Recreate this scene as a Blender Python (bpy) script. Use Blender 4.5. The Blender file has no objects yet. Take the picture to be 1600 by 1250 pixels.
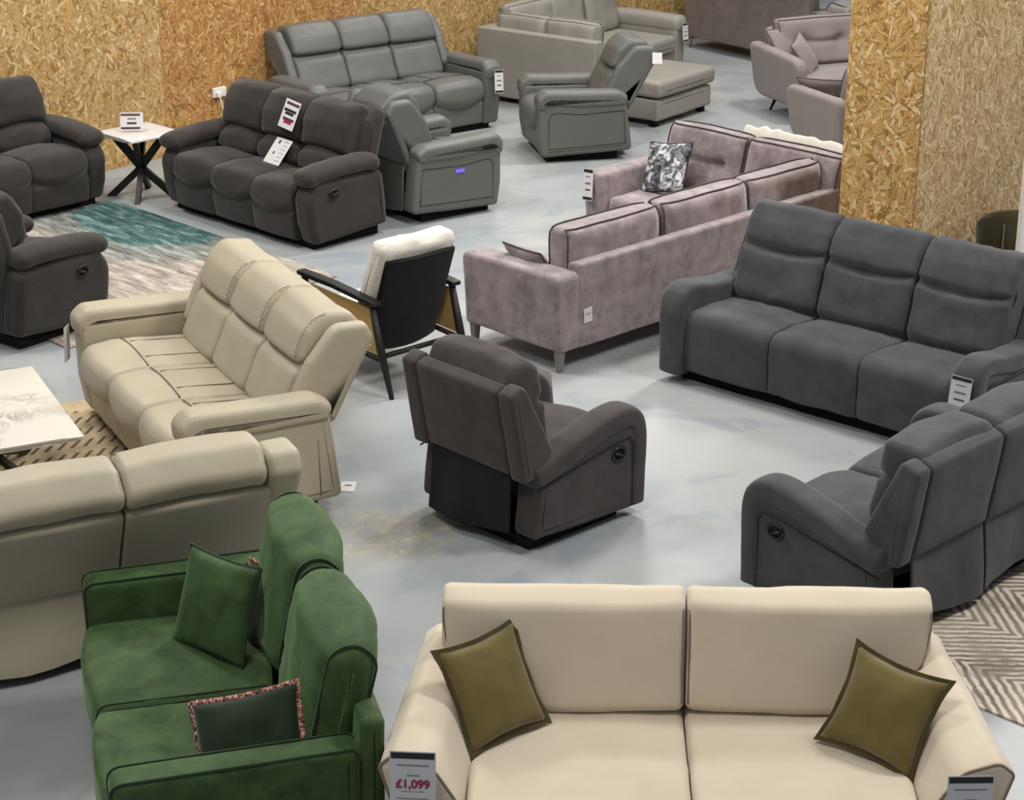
import bpy, bmesh, math, random
from mathutils import Vector, Matrix, noise
R = math.radians
random.seed(7)
scn = bpy.context.scene
COL = scn.collection

# ------------------------------------------------------------------ camera
cd = bpy.data.cameras.new('camera'); cam = bpy.data.objects.new('camera', cd); COL.objects.link(cam)
cam.location = (0, 0, 4.379); cam.rotation_euler = (R(90 - 20.95), 0, 0)
cd.sensor_fit = 'HORIZONTAL'; cd.sensor_width = 36; cd.lens = 3097 / 1600 * 36
cd.clip_end = 200
scn.camera = cam
# ------------------------------------------------------------------ view, world
scn.view_settings.view_transform = 'Standard'; scn.view_settings.look = 'None'
scn.view_settings.gamma = 1.0; scn.view_settings.use_curve_mapping = False
scn.view_settings.exposure = -0.08
w = bpy.data.worlds.new('hall_ambient'); scn.world = w; w.use_nodes = True
bg = w.node_tree.nodes['Background']; bg.inputs[0].default_value = (0.93, 0.96, 1.0, 1); bg.inputs[1].default_value = 0.34
# ------------------------------------------------------------------ lamps of the hall (high bay panels) and an added wall fill
def area(name, loc, target, sx, sy, power, color=(1, .97, .92)):
    ld = bpy.data.lights.new(name, 'AREA'); ld.shape = 'RECTANGLE'; ld.size = sx; ld.size_y = sy
    ld.energy = power; ld.color = color
    o = bpy.data.objects.new(name, ld); COL.objects.link(o); o.location = loc
    d = Vector(target) - Vector(loc); o.rotation_euler = d.to_track_quat('-Z', 'Y').to_euler()
    return o
area('high_bay_or_fill_lamp', (4.5, 17.5, 7.5), (1.0, 10.5, 0), 1.2, 1.2, 620)
area('high_bay_or_fill_lamp', (-4.5, 12.5, 7.5), (-1.5, 14, 0), 1.6, 1.6, 420)
area('high_bay_or_fill_lamp', (5.0, 8.5, 7.5), (2.8, 12.5, 0.8), 1.6, 1.6, 470)
area('high_bay_or_fill_lamp', (-2.0, 4.5, 7.5), (0.0, 9, 0), 2.4, 1.6, 260)
area('high_bay_or_fill_lamp', (1.0, 22.0, 7.5), (0.0, 18, 0), 2.0, 2.0, 300)
area('high_bay_or_fill_lamp', (0.5, 13.0, 7.5), (0.0, 18, 0.5), 1.6, 1.6, 300)  # added fill, aimed at the back wall to brighten it

# ------------------------------------------------------------------ node helpers
def lin(c):
    if isinstance(c, str):
        c = [int(c[i:i+2], 16) for i in (0, 2, 4)]
    return tuple(((x/255)/12.92 if x/255 <= .04045 else ((x/255+.055)/1.055)**2.4) for x in c) + (1,)
class NT:
    def __init__(s, name, rough=.8, spec=.3):
        s.m = bpy.data.materials.new(name); s.m.use_nodes = True; s.t = s.m.node_tree
        s.b = s.t.nodes['Principled BSDF']
        s.b.inputs['Roughness'].default_value = rough
        s.b.inputs['Specular IOR Level'].default_value = spec
    def n(s, typ, **kw):
        nd = s.t.nodes.new(typ)
        for k, v in kw.items():
            if k in nd.inputs: 
                if hasattr(v, 'links') or isinstance(v, bpy.types.NodeSocket): s.t.links.new(v, nd.inputs[k])
                else: nd.inputs[k].default_value = v
            else: setattr(nd, k, v)
        return nd
    def link(s, a, b): s.t.links.new(a, b)
    def coord(s, scale=(1, 1, 1), kind='Object', rot=(0, 0, 0)):
        tc = s.n('ShaderNodeTexCoord'); mp = s.n('ShaderNodeMapping')
        s.link(tc.outputs[kind], mp.inputs[0]); mp.inputs['Scale'].default_value = scale; mp.inputs['Rotation'].default_value = rot
        return mp.outputs[0]
    def noise(s, co, scale, detail=4, rough=.55, dist=0):
        nd = s.n('ShaderNodeTexNoise'); s.link(co, nd.inputs['Vector']); nd.inputs['Scale'].default_value = scale
        nd.inputs['Detail'].default_value = detail; nd.inputs['Roughness'].default_value = rough; nd.inputs['Distortion'].default_value = dist
        return nd.outputs['Fac']
    def ramp(s, fac, stops, interp='LINEAR'):
        nd = s.n('ShaderNodeValToRGB'); s.link(fac, nd.inputs[0]); cr = nd.color_ramp; cr.interpolation = interp
        while len(cr.elements) < len(stops): cr.elements.new(.5)
        for e, (p, c) in zip(cr.elements, stops): e.position = p; e.color = c if len(c) == 4 else tuple(c) + (1,)
        return nd.outputs[0]
    def mix(s, fac, a, b, mode='MIX'):
        nd = s.n('ShaderNodeMix'); nd.data_type = 'RGBA'; nd.blend_type = mode
        for sock, v in ((nd.inputs[0], fac), (nd.inputs[6], a), (nd.inputs[7], b)):
            if isinstance(v, bpy.types.NodeSocket): s.link(v, sock)
            else: sock.default_value = v
        return nd.outputs[2]
    def math(s, op, a, b=0.0):
        nd = s.n('ShaderNodeMath'); nd.operation = op
        for sock, v in ((nd.inputs[0], a), (nd.inputs[1], b)):
            if isinstance(v, bpy.types.NodeSocket): s.link(v, sock)
            else: sock.default_value = v
        return nd.outputs[0]
    def bump(s, h, strength=.3, dist=.01):
        nd = s.n('ShaderNodeBump'); s.link(h, nd.inputs['Height']); nd.inputs['Strength'].default_value = strength
        nd.inputs['Distance'].default_value = dist; s.link(nd.outputs[0], s.b.inputs['Normal'])
    def color(s, c):
        if isinstance(c, bpy.types.NodeSocket): s.link(c, s.b.inputs['Base Color'])
        else: s.b.inputs['Base Color'].default_value = c
def mul(c, k): return tuple(min(1, x*k) for x in c[:3]) + (1,)

def cloth_mat(name, hexc, var=.12, rough=.9, sheen=.25, scale=5, grain=220, sheen_col=None, wr=.25, tint=None):
    m = NT(name, rough, .2); c = lin(hexc); co = m.coord()
    f = m.noise(co, scale, 5, .6, .4)
    c2 = lin(tint) if tint else mul(c, 1+var)
    col = m.ramp(f, [(.3, mul(c, 1-var)), (.7, c2)])
    m.color(col)
    m.b.inputs['Sheen Weight'].default_value = sheen; m.b.inputs['Sheen Roughness'].default_value = .45
    if sheen_col: m.b.inputs['Sheen Tint'].default_value = lin(sheen_col)
    h = m.math('ADD', m.math('MULTIPLY', m.noise(co, grain, 2), .25), m.noise(co, 9, 4, .5, .6))
    m.bump(h, wr, .012)
    return m.m
def leather_mat(name, hexc, rough=.5, var=.05, wr=.22):
    m = NT(name, rough, .4); c = lin(hexc); co = m.coord()
    m.color(m.ramp(m.noise(co, 3, 3), [(.3, mul(c, 1-var)), (.7, mul(c, 1+var))]))
    v = m.n('ShaderNodeTexVoronoi'); m.link(co, v.inputs['Vector']); v.inputs['Scale'].default_value = 260
    h = m.math('ADD', m.math('MULTIPLY', v.outputs['Distance'], .12), m.noise(co, 8, 3, .5, .8))
    m.bump(h, wr, .012)
    return m.m
def plain(name, hexc, rough=.6, spec=.4, metal=0, nz=.06):
    m = NT(name, rough, spec); m.b.inputs['Metallic'].default_value = metal; c = lin(hexc); co = m.coord()
    m.color(m.ramp(m.noise(co, 14, 3), [(.35, mul(c, 1-nz)), (.65, mul(c, 1+nz))]))
    return m.m

M = {}
M['brown'] = cloth_mat('brown_suede', '312d2a', .16, .9, .2, 5, wr=.3)
M['brown_dk'] = cloth_mat('brown_suede_piping', '211f1e', .1)
M['grey_leather'] = leather_mat('grey_leather', '5b5c59', .48)
M['grey_dk'] = leather_mat('grey_leather_seam', '2c2c2b', .6)
M['beige_leather'] = leather_mat('beige_leather', 'a9a08a', .48)
M['beige_dk'] = leather_mat('beige_leather_seam', '766c59', .6)
M['taupe'] = cloth_mat('taupe_grey_suede', '403b3a', .22, .9, .18, 6, wr=.3)
M['taupe_dk'] = cloth_mat('taupe_seam', '1f1d1e', .1)
M['liner'] = cloth_mat('black_back_lining', '1f1f24', .1, .95, .05)
M['charcoal'] = cloth_mat('charcoal_velour', '414245', .22, .9, .2, 6, wr=.3)
M['charcoal_dk'] = cloth_mat('charcoal_seam', '1d1e20', .1)
M['mauve'] = cloth_mat('mauve_crushed_velvet', '7b6e70', .24, .7, .5, 9, wr=.45, tint='988b8c')
M['mauve_dk'] = cloth_mat('mauve_piping', '3f3437', .1)
M['ogrey'] = leather_mat('warm_grey_leather', '85817a', .5)
M['ogrey_dk'] = leather_mat('warm_grey_seam', '4a4743', .6)
M['pink_grey'] = cloth_mat('pinkish_grey_weave', '847b78', .06, .9, .2, 4, wr=.12)
M['pink_dk'] = cloth_mat('pinkish_grey_piping', '544b4d', .06)
M['rbrown'] = cloth_mat('brown_crushed_velvet', '655c58', .2, .8, .3, 6, wr=.35)
M['green'] = cloth_mat('green_velvet', '2f4024', .28, .65, .55, 7, sheen_col='86a577', wr=.4, tint='435a33')
M['green_dk'] = cloth_mat('green_piping', '1c3319', .1, sheen=.3)
M['darkgreen'] = cloth_mat('dark_green_velvet', '16270f', .3, .7, .3, 7, wr=.3)
M['cream'] = cloth_mat('cream_velvet', 'cabda8', .035, .8, .3, 4, wr=.12)
M['cream_dk'] = cloth_mat('cream_piping', '7d705f', .05)
M['olive'] = cloth_mat('olive_velvet', '65592e', .14, .75, .4, 8, wr=.3)
M['olive_dk'] = cloth_mat('olive_trim', '4a3f22', .1)
M['boucle'] = cloth_mat('white_boucle', 'cfc9bf', .05, .95, .3, 30, 90, wr=.6)
M['black_wood'] = plain('black_wood', '15130f', .5)
M['black_board'] = cloth_mat('black_back_fabric', '121213', .1, .9, .1)
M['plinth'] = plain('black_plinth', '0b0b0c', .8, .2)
M['greywood'] = plain('grey_painted_wood', '74716c', .5)
M['paper'] = plain('white_card', 'c9c6c6', .6, .3, 0, .02)
M['paper_g'] = plain('white_card_cool', 'b4b6ba', .6, .3, 0, .02)
M['ink'] = plain('black_ink', '1a1a1c', .6)
M['ink_soft'] = plain('grey_ink', '6b686b', .6)
M['ink_pink'] = plain('magenta_ink', '8a1f4a', .6)
M['ink_plum'] = plain('plum_ink', '4d2a38', .6)
M['plastic_w'] = plain('white_plastic', 'd8d5ce', .35, .5)
M['plastic_b'] = plain('black_plastic', '101011', .35, .5)
M['metal'] = plain('steel', '8a8a8a', .35, .5, .9)
M['white_top'] = plain('white_gloss_top', 'cfcbc9', .25, .5, 0, .02)
def led_mat():
    m = NT('blue_violet_led', .4, .4); m.color(lin('6a62d8'))
    m.b.inputs['Emission Color'].default_value = lin('5b4fe0'); m.b.inputs['Emission Strength'].default_value = .6
    return m.m
M['led'] = led_mat()
def marble_mat():
    m = NT('white_marble_top', .22, .5); co = m.coord((1, 1, 1))
    f = m.noise(co, 4.2, 9, .72, 1.2); band = m.noise(co, 1.1, 2, .5)
    v = m.math('ABSOLUTE', m.math('SUBTRACT', f, .5))
    veins = m.ramp(v, [(0, (.0, .0, .0)), (.02, (.35, .35, .35)), (.06, (1, 1, 1))])
    sel = m.ramp(band, [(.48, (0, 0, 0)), (.56, (1, 1, 1))])
    c = m.mix(veins, lin('77706a'), lin('cfcabd')); m.color(m.mix(sel, lin('cfcabd'), c))
    return m.m
M['marble'] = marble_mat()
def blotch_cushion():
    m = NT('black_white_crushed', .5, .5); co = m.coord()
    m.color(m.ramp(m.noise(co, 16, 6, .7, 1.0), [(.4, lin('16171a')), (.5, lin('5d6066')), (.6, lin('cfd0d2'))]))
    return m.m
M['blotch'] = blotch_cushion()
def floral():
    m = NT('pink_floral_edge', .8, .3); co = m.coord()
    m.color(m.ramp(m.noise(co, 55, 3, .6, 1.5), [(.40, lin('1a1c14')), (.52, lin('9a5a52')), (.62, lin('d8b8a4'))]))
    return m.m
M['floral'] = floral()
def rattan():
    m = NT('rattan_weave', .7, .3); co = m.coord((60, 60, 60))
    v = m.n('ShaderNodeTexChecker'); m.link(co, v.inputs['Vector']); v.inputs['Scale'].default_value = 1.5
    v.inputs['Color1'].default_value = lin('b0925c'); v.inputs['Color2'].default_value = lin('9a7c48')
    m.color(v.outputs[0]); return m.m
M['rattan'] = rattan()

# ------------------------------------------------------------------ mesh helpers
def rpoly(pts, r=.03, step=.045):
    n = len(pts); P = [Vector((p[0], p[1])) for p in pts]; rr = [(p[2] if len(p) > 2 else r) for p in pts]
    area2 = sum(P[i].x*P[(i+1) % n].y - P[(i+1) % n].x*P[i].y for i in range(n))
    if area2 < 0: P.reverse(); rr.reverse()
    out = []
    for i in range(n):
        a, b, c = P[i-1], P[i], P[(i+1) % n]
        l1 = (a-b).length; l2 = (c-b).length; u = (a-b)/l1; v = (c-b)/l2
        ang = u.angle(v, math.pi) 
        t = min(rr[i]/max(math.tan(ang/2), .05), l1*.47, l2*.47)
        p0 = b+u*t; p1 = b+v*t
        k = 1 if t < .002 else max(3, min(8, int(3+t/.012)))
        if k == 1: out.append(b.copy())
        else:
            for j in range(k+1):
                s = j/k; out.append(p0*(1-s)**2 + b*2*s*(1-s)*.9 + (p0+p1)*.5*2*s*(1-s)*.1 + p1*s*s)
    res = []
    for i in range(len(out)):
        a = out[i]; b = out[(i+1) % len(out)]; d = (b-a).length
        if d < 1e-5: continue
        k = max(1, int(math.ceil(d/step)))
        for j in range(k): res.append(a.lerp(b, j/k))
    return res
def inset(poly, d):
    n = len(poly); out = []
    for i in range(n):
        a, b, c = poly[i-1], poly[i], poly[(i+1) % n]
        e1 = (b-a).normalized(); e2 = (c-b).normalized()
        n1 = Vector((-e1.y, e1.x)); n2 = Vector((-e2.y, e2.x)); m = n1+n2
        if m.length < 1e-6: m = n1
        m.normalize(); k = 1/max(.6, m.dot(n1)); out.append(b+m*d*k)
    for _ in range(12):
        bad = False
        for i in range(n):
            j = (i+1) % n
            if (out[j]-out[i]).dot(poly[j]-poly[i]) < -1e-9:
                mid = (out[i]+out[j])*.5; out[i] = mid; out[j] = mid.copy(); bad = True
        if not bad: break
    return out
HOLD = set(); KEEP = []
def loft(bm, prof, x0, x1, r=.03, nx=8, fn=None, axis='x', puff=0.0):
    """closed outline (a,b) pushed along an axis with rounded rims"""
    poly = prof
    rings = []
    r = min(r, (x1-x0)*.49)
    K = 4
    L = [(x0+r*(1-math.cos(i/K*math.pi/2)), r*(1-math.sin(i/K*math.pi/2))) for i in range(K+1)]
    Rr = [(x1-(x-x0), ins) for x, ins in reversed(L)]
    mid = [(x0+r+(x1-x0-2*r)*i/nx, 0) for i in range(1, nx)]
    st = L+mid+Rr
    c = sum(poly, Vector((0, 0)))/len(poly)
    st = [(x0, r+.02)]+st+[(x1, r+.02)] if r > .004 else st
    cache = {}
    def V(x, p):
        u = (2*x-x0-x1)/(x1-x0)
        q = Vector((x, p.x, p.y))
        if axis == 'y': q = Vector((p.x, x, p.y))
        if axis == 'z': q = Vector((p.x, p.y, x))
        if fn: q = Vector(fn(q.x, q.y, q.z, u))
        return bm.verts.new(q)
    for x, ins in st:
        key = round(ins, 5)
        if key not in cache: cache[key] = inset(poly, ins) if ins > 1e-6 else poly
        rings.append([V(x, p) for p in cache[key]])
    n = len(poly)
    for A, B in zip(rings, rings[1:]):
        for i in range(n):
            j = (i+1) % n
            bm.faces.new((A[i], A[j], B[j], B[i]))
    caps = [bm.faces.new(rg) for rg in (rings[0], rings[-1])]
    pass
    for rg in (rings[0], rings[1], rings[-1], rings[-2]): KEEP.extend(rg)
def box(bm, c, s, r=.01, fn=None, nx=3):
    x, y, z = c; a, b, h = (s[0]/2, s[1]/2, s[2]/2)
    r = min(r, a*.9, b*.9, h*.9)
    loft(bm, rpoly([(y-b, z-h), (y+b, z-h), (y+b, z+h), (y-b, z+h)], r, .12), x-a, x+a, r, nx, fn)
def tube(bm, pts, r, n=8, closed=False):
    pts = [Vector(p) for p in pts]; rings = []; N = len(pts)
    up = None
    for i, p in enumerate(pts):
        a = pts[i-1] if (i > 0 or closed) else p; b = pts[(i+1) % N] if (i < N-1 or closed) else p
        d = (b-a); d = d.normalized() if d.length > 1e-9 else Vector((0, 0, 1))
        if up is None: up = Vector((0, 0, 1)) if abs(d.z) < .9 else Vector((1, 0, 0))
        s = d.cross(up); 
        if s.length < 1e-4: s = d.orthogonal()
        s.normalize(); up = s.cross(d).normalized()
        rad = r[i] if isinstance(r, (list, tuple)) else r
        rings.append([bm.verts.new(p+(s*math.cos(t)+up*math.sin(t))*rad) for t in [2*math.pi*k/n for k in range(n)]])
    for i in range(N if closed else N-1):
        A = rings[i]; B = rings[(i+1) % N]
        for k in range(n): bm.faces.new((A[k], A[(k+1) % n], B[(k+1) % n], B[k]))
    if not closed: bm.faces.new(rings[0]); bm.faces.new(list(reversed(rings[-1])))
def smooth_path(pts, k=8):
    P = [Vector(p) for p in pts]; out = []
    for i in range(len(P)-1):
        p0 = P[max(0, i-1)]; p1 = P[i]; p2 = P[i+1]; p3 = P[min(len(P)-1, i+2)]
        for j in range(k):
            t = j/k
            out.append(.5*((2*p1)+(-p0+p2)*t+(2*p0-5*p1+4*p2-p3)*t*t+(-p0+3*p1-3*p2+p3)*t**3))
    out.append(P[-1]); return out
def pad(bm, pts, a, b, side=(1, 0, 0), n=26, power=2.6, ends=(.9, .9), taper=None):
    """soft padded bar: superellipse section (a along side, b across) swept on a smooth path, ends rounded"""
    path = smooth_path(pts, 8); N = len(path); S = Vector(side).normalized()
    L = [0]
    for i in range(1, N): L.append(L[-1]+(path[i]-path[i-1]).length)
    T = L[-1]; rings = []
    ex = 2.0/power
    ts = []
    for i in range(N):
        ts.append(L[i])
    e0 = ends[0]*b; e1 = ends[1]*b
    samples = sorted(set([0.0]+[e0*(1-math.cos(q*math.pi/2/5)) for q in range(1, 6)]+[t for t in ts if e0 < t < T-e1]+[T-e1*(1-math.cos(q*math.pi/2/5)) for q in range(1, 6)]+[T]))
    def at(t):
        for i in range(1, N):
            if L[i] >= t-1e-9:
                f = (t-L[i-1])/max(1e-9, L[i]-L[i-1]); return path[i-1].lerp(path[i], f), (path[i]-path[i-1]).normalized()
        return path[-1], (path[-1]-path[-2]).normalized()
    for t in samples:
        p, d = at(t); up = S.cross(d).normalized()
        k = 1.0
        if t < e0: k = math.sqrt(max(0.0, 1-((e0-t)/e0)**2))
        elif t > T-e1: k = math.sqrt(max(0.0, 1-((t-T+e1)/e1)**2))
        k = max(k, .12)
        ka = 1-(1-k)*min(1, b/a*1.2)
        g = taper(t/T) if taper else (1, 1)
        ring = []
        for q in range(n):
            th = 2*math.pi*q/n; ct, st_ = math.cos(th), math.sin(th)
            x = math.copysign(abs(ct)**ex, ct)*a*ka*g[0]; y = math.copysign(abs(st_)**ex, st_)*b*k*g[1]
            ring.append(bm.verts.new(p+S*x+up*y))
        rings.append(ring)
    for A, B in zip(rings, rings[1:]):
        for i in range(n): bm.faces.new((A[i], A[(i+1) % n], B[(i+1) % n], B[i]))
    bm.faces.new(rings[0]); bm.faces.new(list(reversed(rings[-1])))
def soften(bm, amp=.004, sc=5.0, seed=0):
    bm.normal_update()
    hold = set(KEEP)
    for v in bm.verts:
        if v in hold: continue
        q = v.co*sc+Vector((seed*3.1, seed*1.7, seed*.7))
        v.co += v.normal*(noise.noise(q)*amp+noise.noise(q*2.7)*amp*.4)
def obj(name, bm, m, parent=None, sharp=None, label=None):
    KEEP.clear(); HOLD.clear()
    bmesh.ops.recalc_face_normals(bm, faces=bm.faces[:])
    me = bpy.data.meshes.new(name); bm.to_mesh(me); bm.free()
    for p in me.polygons: p.use_smooth = True
    if sharp: me.set_sharp_from_angle(angle=R(sharp))
    me.materials.append(M[m] if isinstance(m, str) else m)
    o = bpy.data.objects.new(name, me); COL.objects.link(o)
    if parent: o.parent = parent
    if label: o['label'] = label
    return o
def B(): return bmesh.new()
def tag(o, label, cat, group=None):
    o['label'] = label; o['category'] = cat
    if group: o['group'] = group
def thing(name, label, cat, loc, yaw=0, group=None):
    o = bpy.data.objects.new(name, None); COL.objects.link(o); o.location = (loc[0], loc[1], loc[2] if len(loc) > 2 else 0)
    o.rotation_euler = (0, 0, R(yaw)); o.empty_display_size = .1; tag(o, label, cat, group); return o
def at(t, p):
    return Matrix.Translation(t.location) @ t.rotation_euler.to_matrix().to_4x4() @ Vector(p)
def basis(loc, normal, up, roll=0):
    z = Vector(normal).normalized(); u = Vector(up); x = u.cross(z).normalized(); y = z.cross(x)
    m = Matrix((x, y, z)).transposed() @ Matrix.Rotation(R(roll), 3, 'Z')
    return Matrix.Translation(Vector(loc)) @ m.to_4x4()
def seam(bm, pts, r=.004): tube(bm, pts, r, 6)
def seam_obj(name, lines, m, parent, r=.005):
    bm = B()
    for l in lines: tube(bm, l, r, 6)
    return obj(name, bm, m, parent)

# ------------------------------------------------------------------ the hall: floor and board walls
def floor_mat():
    m = NT('painted_concrete', .42, .45); co = m.coord()
    base = m.ramp(m.noise(co, .55, 5, .6, .8), [(.32, lin('888e92')), (.5, lin('989c9d')), (.68, lin('a1a29f'))])
    blue = m.ramp(m.noise(m.coord((1, 1, 1), rot=(0, 0, .5)), 1.3, 3, .5, 1.6), [(.56, (0, 0, 0)), (.62, (.38, .38, .38))])
    c = m.mix(blue, base, lin('7a8490'))
    worn = m.ramp(m.noise(co, 2.3, 8, .75, .5), [(.60, (0, 0, 0)), (.70, (.6, .6, .6))])
    c = m.mix(worn, c, lin('a9a598'))
    specks = m.ramp(m.noise(co, 38, 3, .6), [(.74, (0, 0, 0)), (.78, (.6, .6, .6))])
    c = m.mix(specks, c, lin('6c6a66'))
    # old glue residue patch near the middle of the aisle
    tc = m.n('ShaderNodeTexCoord'); mp = m.n('ShaderNodeMapping'); m.link(tc.outputs['Object'], mp.inputs[0])
    mp.vector_type = 'POINT'; mp.inputs['Location'].default_value = (.62, -9.45, 0)
    ln = m.n('ShaderNodeVectorMath'); ln.operation = 'LENGTH'; m.link(mp.outputs[0], ln.inputs[0])
    d = m.math('ADD', ln.outputs['Value'], m.math('MULTIPLY', m.noise(co, 4, 6, .7), .9))
    pm = m.ramp(d, [(.62, (1, 1, 1)), (.92, (0, 0, 0))])
    glue = m.ramp(m.noise(co, 9, 7, .75, .6), [(.4, lin('88898a')), (.52, lin('989283')), (.62, lin('b2a888'))])
    c = m.mix(m.math('MULTIPLY', pm, .8), c, glue)
    m.color(c)
    rr = m.n('ShaderNodeMapRange'); m.link(m.noise(co, 1.7, 4), rr.inputs['Value'])
    rr.inputs['To Min'].default_value = .32; rr.inputs['To Max'].default_value = .55
    m.link(rr.outputs[0], m.b.inputs['Roughness'])
    m.bump(m.noise(co, 25, 5), .05, .004)
    return m.m
bm = B(); box(bm, (0, 16, -.05), (36, 40, .1), .001)
fl = obj('floor', bm, floor_mat(), sharp=30); fl['kind'] = 'structure'

def flake_mat():
    m = NT('oriented_strand_board', .6, .3)
    a = m.n('ShaderNodeAttribute'); a.attribute_name = 'flake'
    co = m.coord((30, 30, 30)); f = m.noise(co, 3, 2)
    m.color(m.mix(m.math('MULTIPLY', f, .25), a.outputs['Color'], lin('6b4a25'))); return m.m
M['osb'] = flake_mat()
def board_wall(name, p0, p1, H, front, tones, bias=1.0, dens=1500):
    """strand board panels 1.22 m wide from p0 to p1; front = side on which strands are laid (normal sign)"""
    rnd = random.Random(name)
    p0 = Vector(p0); p1 = Vector(p1); d = (p1-p0); Lh = d.length; d.normalize(); nrm = Vector((d.y, -d.x, 0))*front
    vs = []; fs = []; cs = []
    def quad(pts, col, off):
        i = len(vs)
        for (s, z) in pts:
            q = p0+d*s+nrm*off; vs.append((q.x, q.y, z)); cs.append(col)
        fs.append(tuple(range(i, i+len(pts))))
    x = 0; k = 0
    while x < Lh-.01:
        e = min(x+1.22, Lh); t = tones[k % len(tones)]
        b = lin(t[0]); quad([(x, 0), (e, 0), (e, H), (x, H)], b, 0)
        # the panel's thickness at its edges and back
        for s in (x, e):
            q0 = p0+d*s; i = len(vs)
            for off, z in ((0, 0), (0, H), (-.018, H), (-.018, 0)):
                q = q0+nrm*off; vs.append((q.x, q.y, z)); cs.append(mul(b, .6))
            fs.append((i, i+1, i+2, i+3))
        n = int((e-x)*H*dens)
        for _ in range(n):
            cx = rnd.uniform(x+.004, e-.004); cz = rnd.uniform(.0, H)
            l = rnd.choice((.04, .06, .08, .10, .12))*rnd.uniform(.7, 1.2)/2; w_ = rnd.uniform(.010, .028)/2*(1.3 if rnd.random() < .25 else 1)
            a = rnd.gauss(math.pi/2, .9)*bias if rnd.random() < .7 else rnd.uniform(0, math.pi)
            ca, sa = math.cos(a), math.sin(a)
            col = lin(rnd.choice(t[1])); v = rnd.uniform(.88, 1.08); col = tuple(min(1, c*v) for c in col[:3])+(1,)
            sh = [(-l, -w_*.3), (-l*.6, -w_), (l*.7, -w_*rnd.uniform(.6, 1)), (l, w_*.2), (l*.5, w_), (-l*.8, w_*rnd.uniform(.5, 1))]
            pts = [(min(e-.001, max(x+.001, cx+a_*ca-b_*sa)), min(H, max(0, cz+a_*sa+b_*ca))) for a_, b_ in sh]
            quad(pts, col, rnd.uniform(.0004, .004))
        x = e; k += 1
    me = bpy.data.meshes.new(name); me.from_pydata(vs, [], fs)
    at_ = me.color_attributes.new('flake', 'FLOAT_COLOR', 'POINT')
    at_.data.foreach_set('color', [c for q in cs for c in q])
    me.materials.append(M['osb']); me.update()
    o = bpy.data.objects.new(name, me); COL.objects.link(o); o['kind'] = 'structure'
    return o
TAN = ('ad8e5c', ['bb9c68', 'b08f5a', 'c4a878', 'af8b55', 'c4a068', 'd5ba8a', '96733f', 'bf9c64'])
ORG = ('a87c4c', ['b58754', 'a97846', 'c09662', 'a67840', 'ccaa72', 'b98c50', '8f6434', 'bf9460'])
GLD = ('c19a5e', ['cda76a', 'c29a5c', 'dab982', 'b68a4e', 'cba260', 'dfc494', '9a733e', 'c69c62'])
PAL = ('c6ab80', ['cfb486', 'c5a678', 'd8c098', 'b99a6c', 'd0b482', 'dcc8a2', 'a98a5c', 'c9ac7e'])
WD = Vector((math.cos(R(47.5)), math.sin(R(47.5)), 0))
wp = Vector((-3.13, 17.62, 0))           # the seam between the paler and the redder board
board_wall('wall_back', wp-WD*3.66, wp, 2.6, 1, [TAN])
bw2 = board_wall('wall_back_right', wp, wp+WD*9.76, 2.6, 1, [ORG, ORG, TAN, TAN, ORG, TAN, TAN, TAN])
# the free-standing boxed column on the right: two faces meeting in a corner, and its returns
cA = Vector((2.215, 13.0, 0)); cB = Vector((2.64, 12.6, 0)); cC = cB+Vector((.68, .73, 0))*2.6; cD = cC+(cA-cB)
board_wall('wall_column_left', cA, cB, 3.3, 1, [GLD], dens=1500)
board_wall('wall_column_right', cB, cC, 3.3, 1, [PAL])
bm = B()
loft(bm, rpoly([(p.x, p.y) for p in (cA+(cC-cB)*0+Vector((.02, .02, 0)), cD-(cC-cB)*.02, cC-(cC-cB)*.02-(cB-cA)*.04, cB+(cC-cB)*.012-(cB-cA)*.05)], .001, .5), 0, 3.3, .001, 2, None, 'z')
o = obj('wall_column_core', bm, plain('raw_board', 'a5854f'), sharp=30); o['kind'] = 'structure'
# ------------------------------------------------------------------ rugs
def teal_rug():
    m = NT('teal_abstract_rug', .95, .1); co = m.coord((1.1, 5.5, 1), rot=(0, 0, R(-40))); c2 = m.coord((1, 1, 1))
    big = m.noise(c2, .95, 3, .5, .5); st = m.noise(co, 2.2, 8, .75, .6)
    cream = m.ramp(st, [(.34, lin('6a5f59')), (.45, lin('8f847b')), (.55, lin('aaa197')), (.64, lin('c0b8ad'))])
    teal = m.ramp(st, [(.35, lin('2a3838')), (.5, lin('43605f')), (.62, lin('7d9391'))])
    grad = m.n('ShaderNodeSeparateXYZ'); m.link(m.coord((1, 1, 1)), grad.inputs[0])
    dx = m.math('MULTIPLY', m.math('ADD', grad.outputs[0], .70), .85); dy = m.math('MULTIPLY', m.math('ADD', grad.outputs[1], -1.0), 1.25)
    dd = m.math('SQRT', m.math('ADD', m.math('MULTIPLY', dx, dx), m.math('MULTIPLY', dy, dy)))
    t = m.math('ADD', dd, m.math('ADD', m.math('MULTIPLY', big, .7), m.math('MULTIPLY', m.noise(co, 3, 5, .6), .35)))
    mid = m.mix(.5, cream, teal)
    t2 = m.math('MULTIPLY', t, .5)
    c = m.mix(m.ramp(t2, [(.60, (1, 1, 1)), (.64, (0, 0, 0))]), mid, teal)
    c = m.mix(m.ramp(t2, [(.76, (0, 0, 0)), (.84, (1, 1, 1))]), c, cream)
    m.color(c); m.bump(m.noise(c2, 160, 2), .4, .006); return m.m
def rug(name, cx, cy, yaw, sx, sy, mat, label):
    bm = B(); box(bm, (0, 0, .006), (sx, sy, .012), .004, nx=2)
    o = obj(name, bm, mat, sharp=40); o.location = (cx, cy, 0); o.rotation_euler = (0, 0, R(yaw)); tag(o, label, 'rug'); return o
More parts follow.
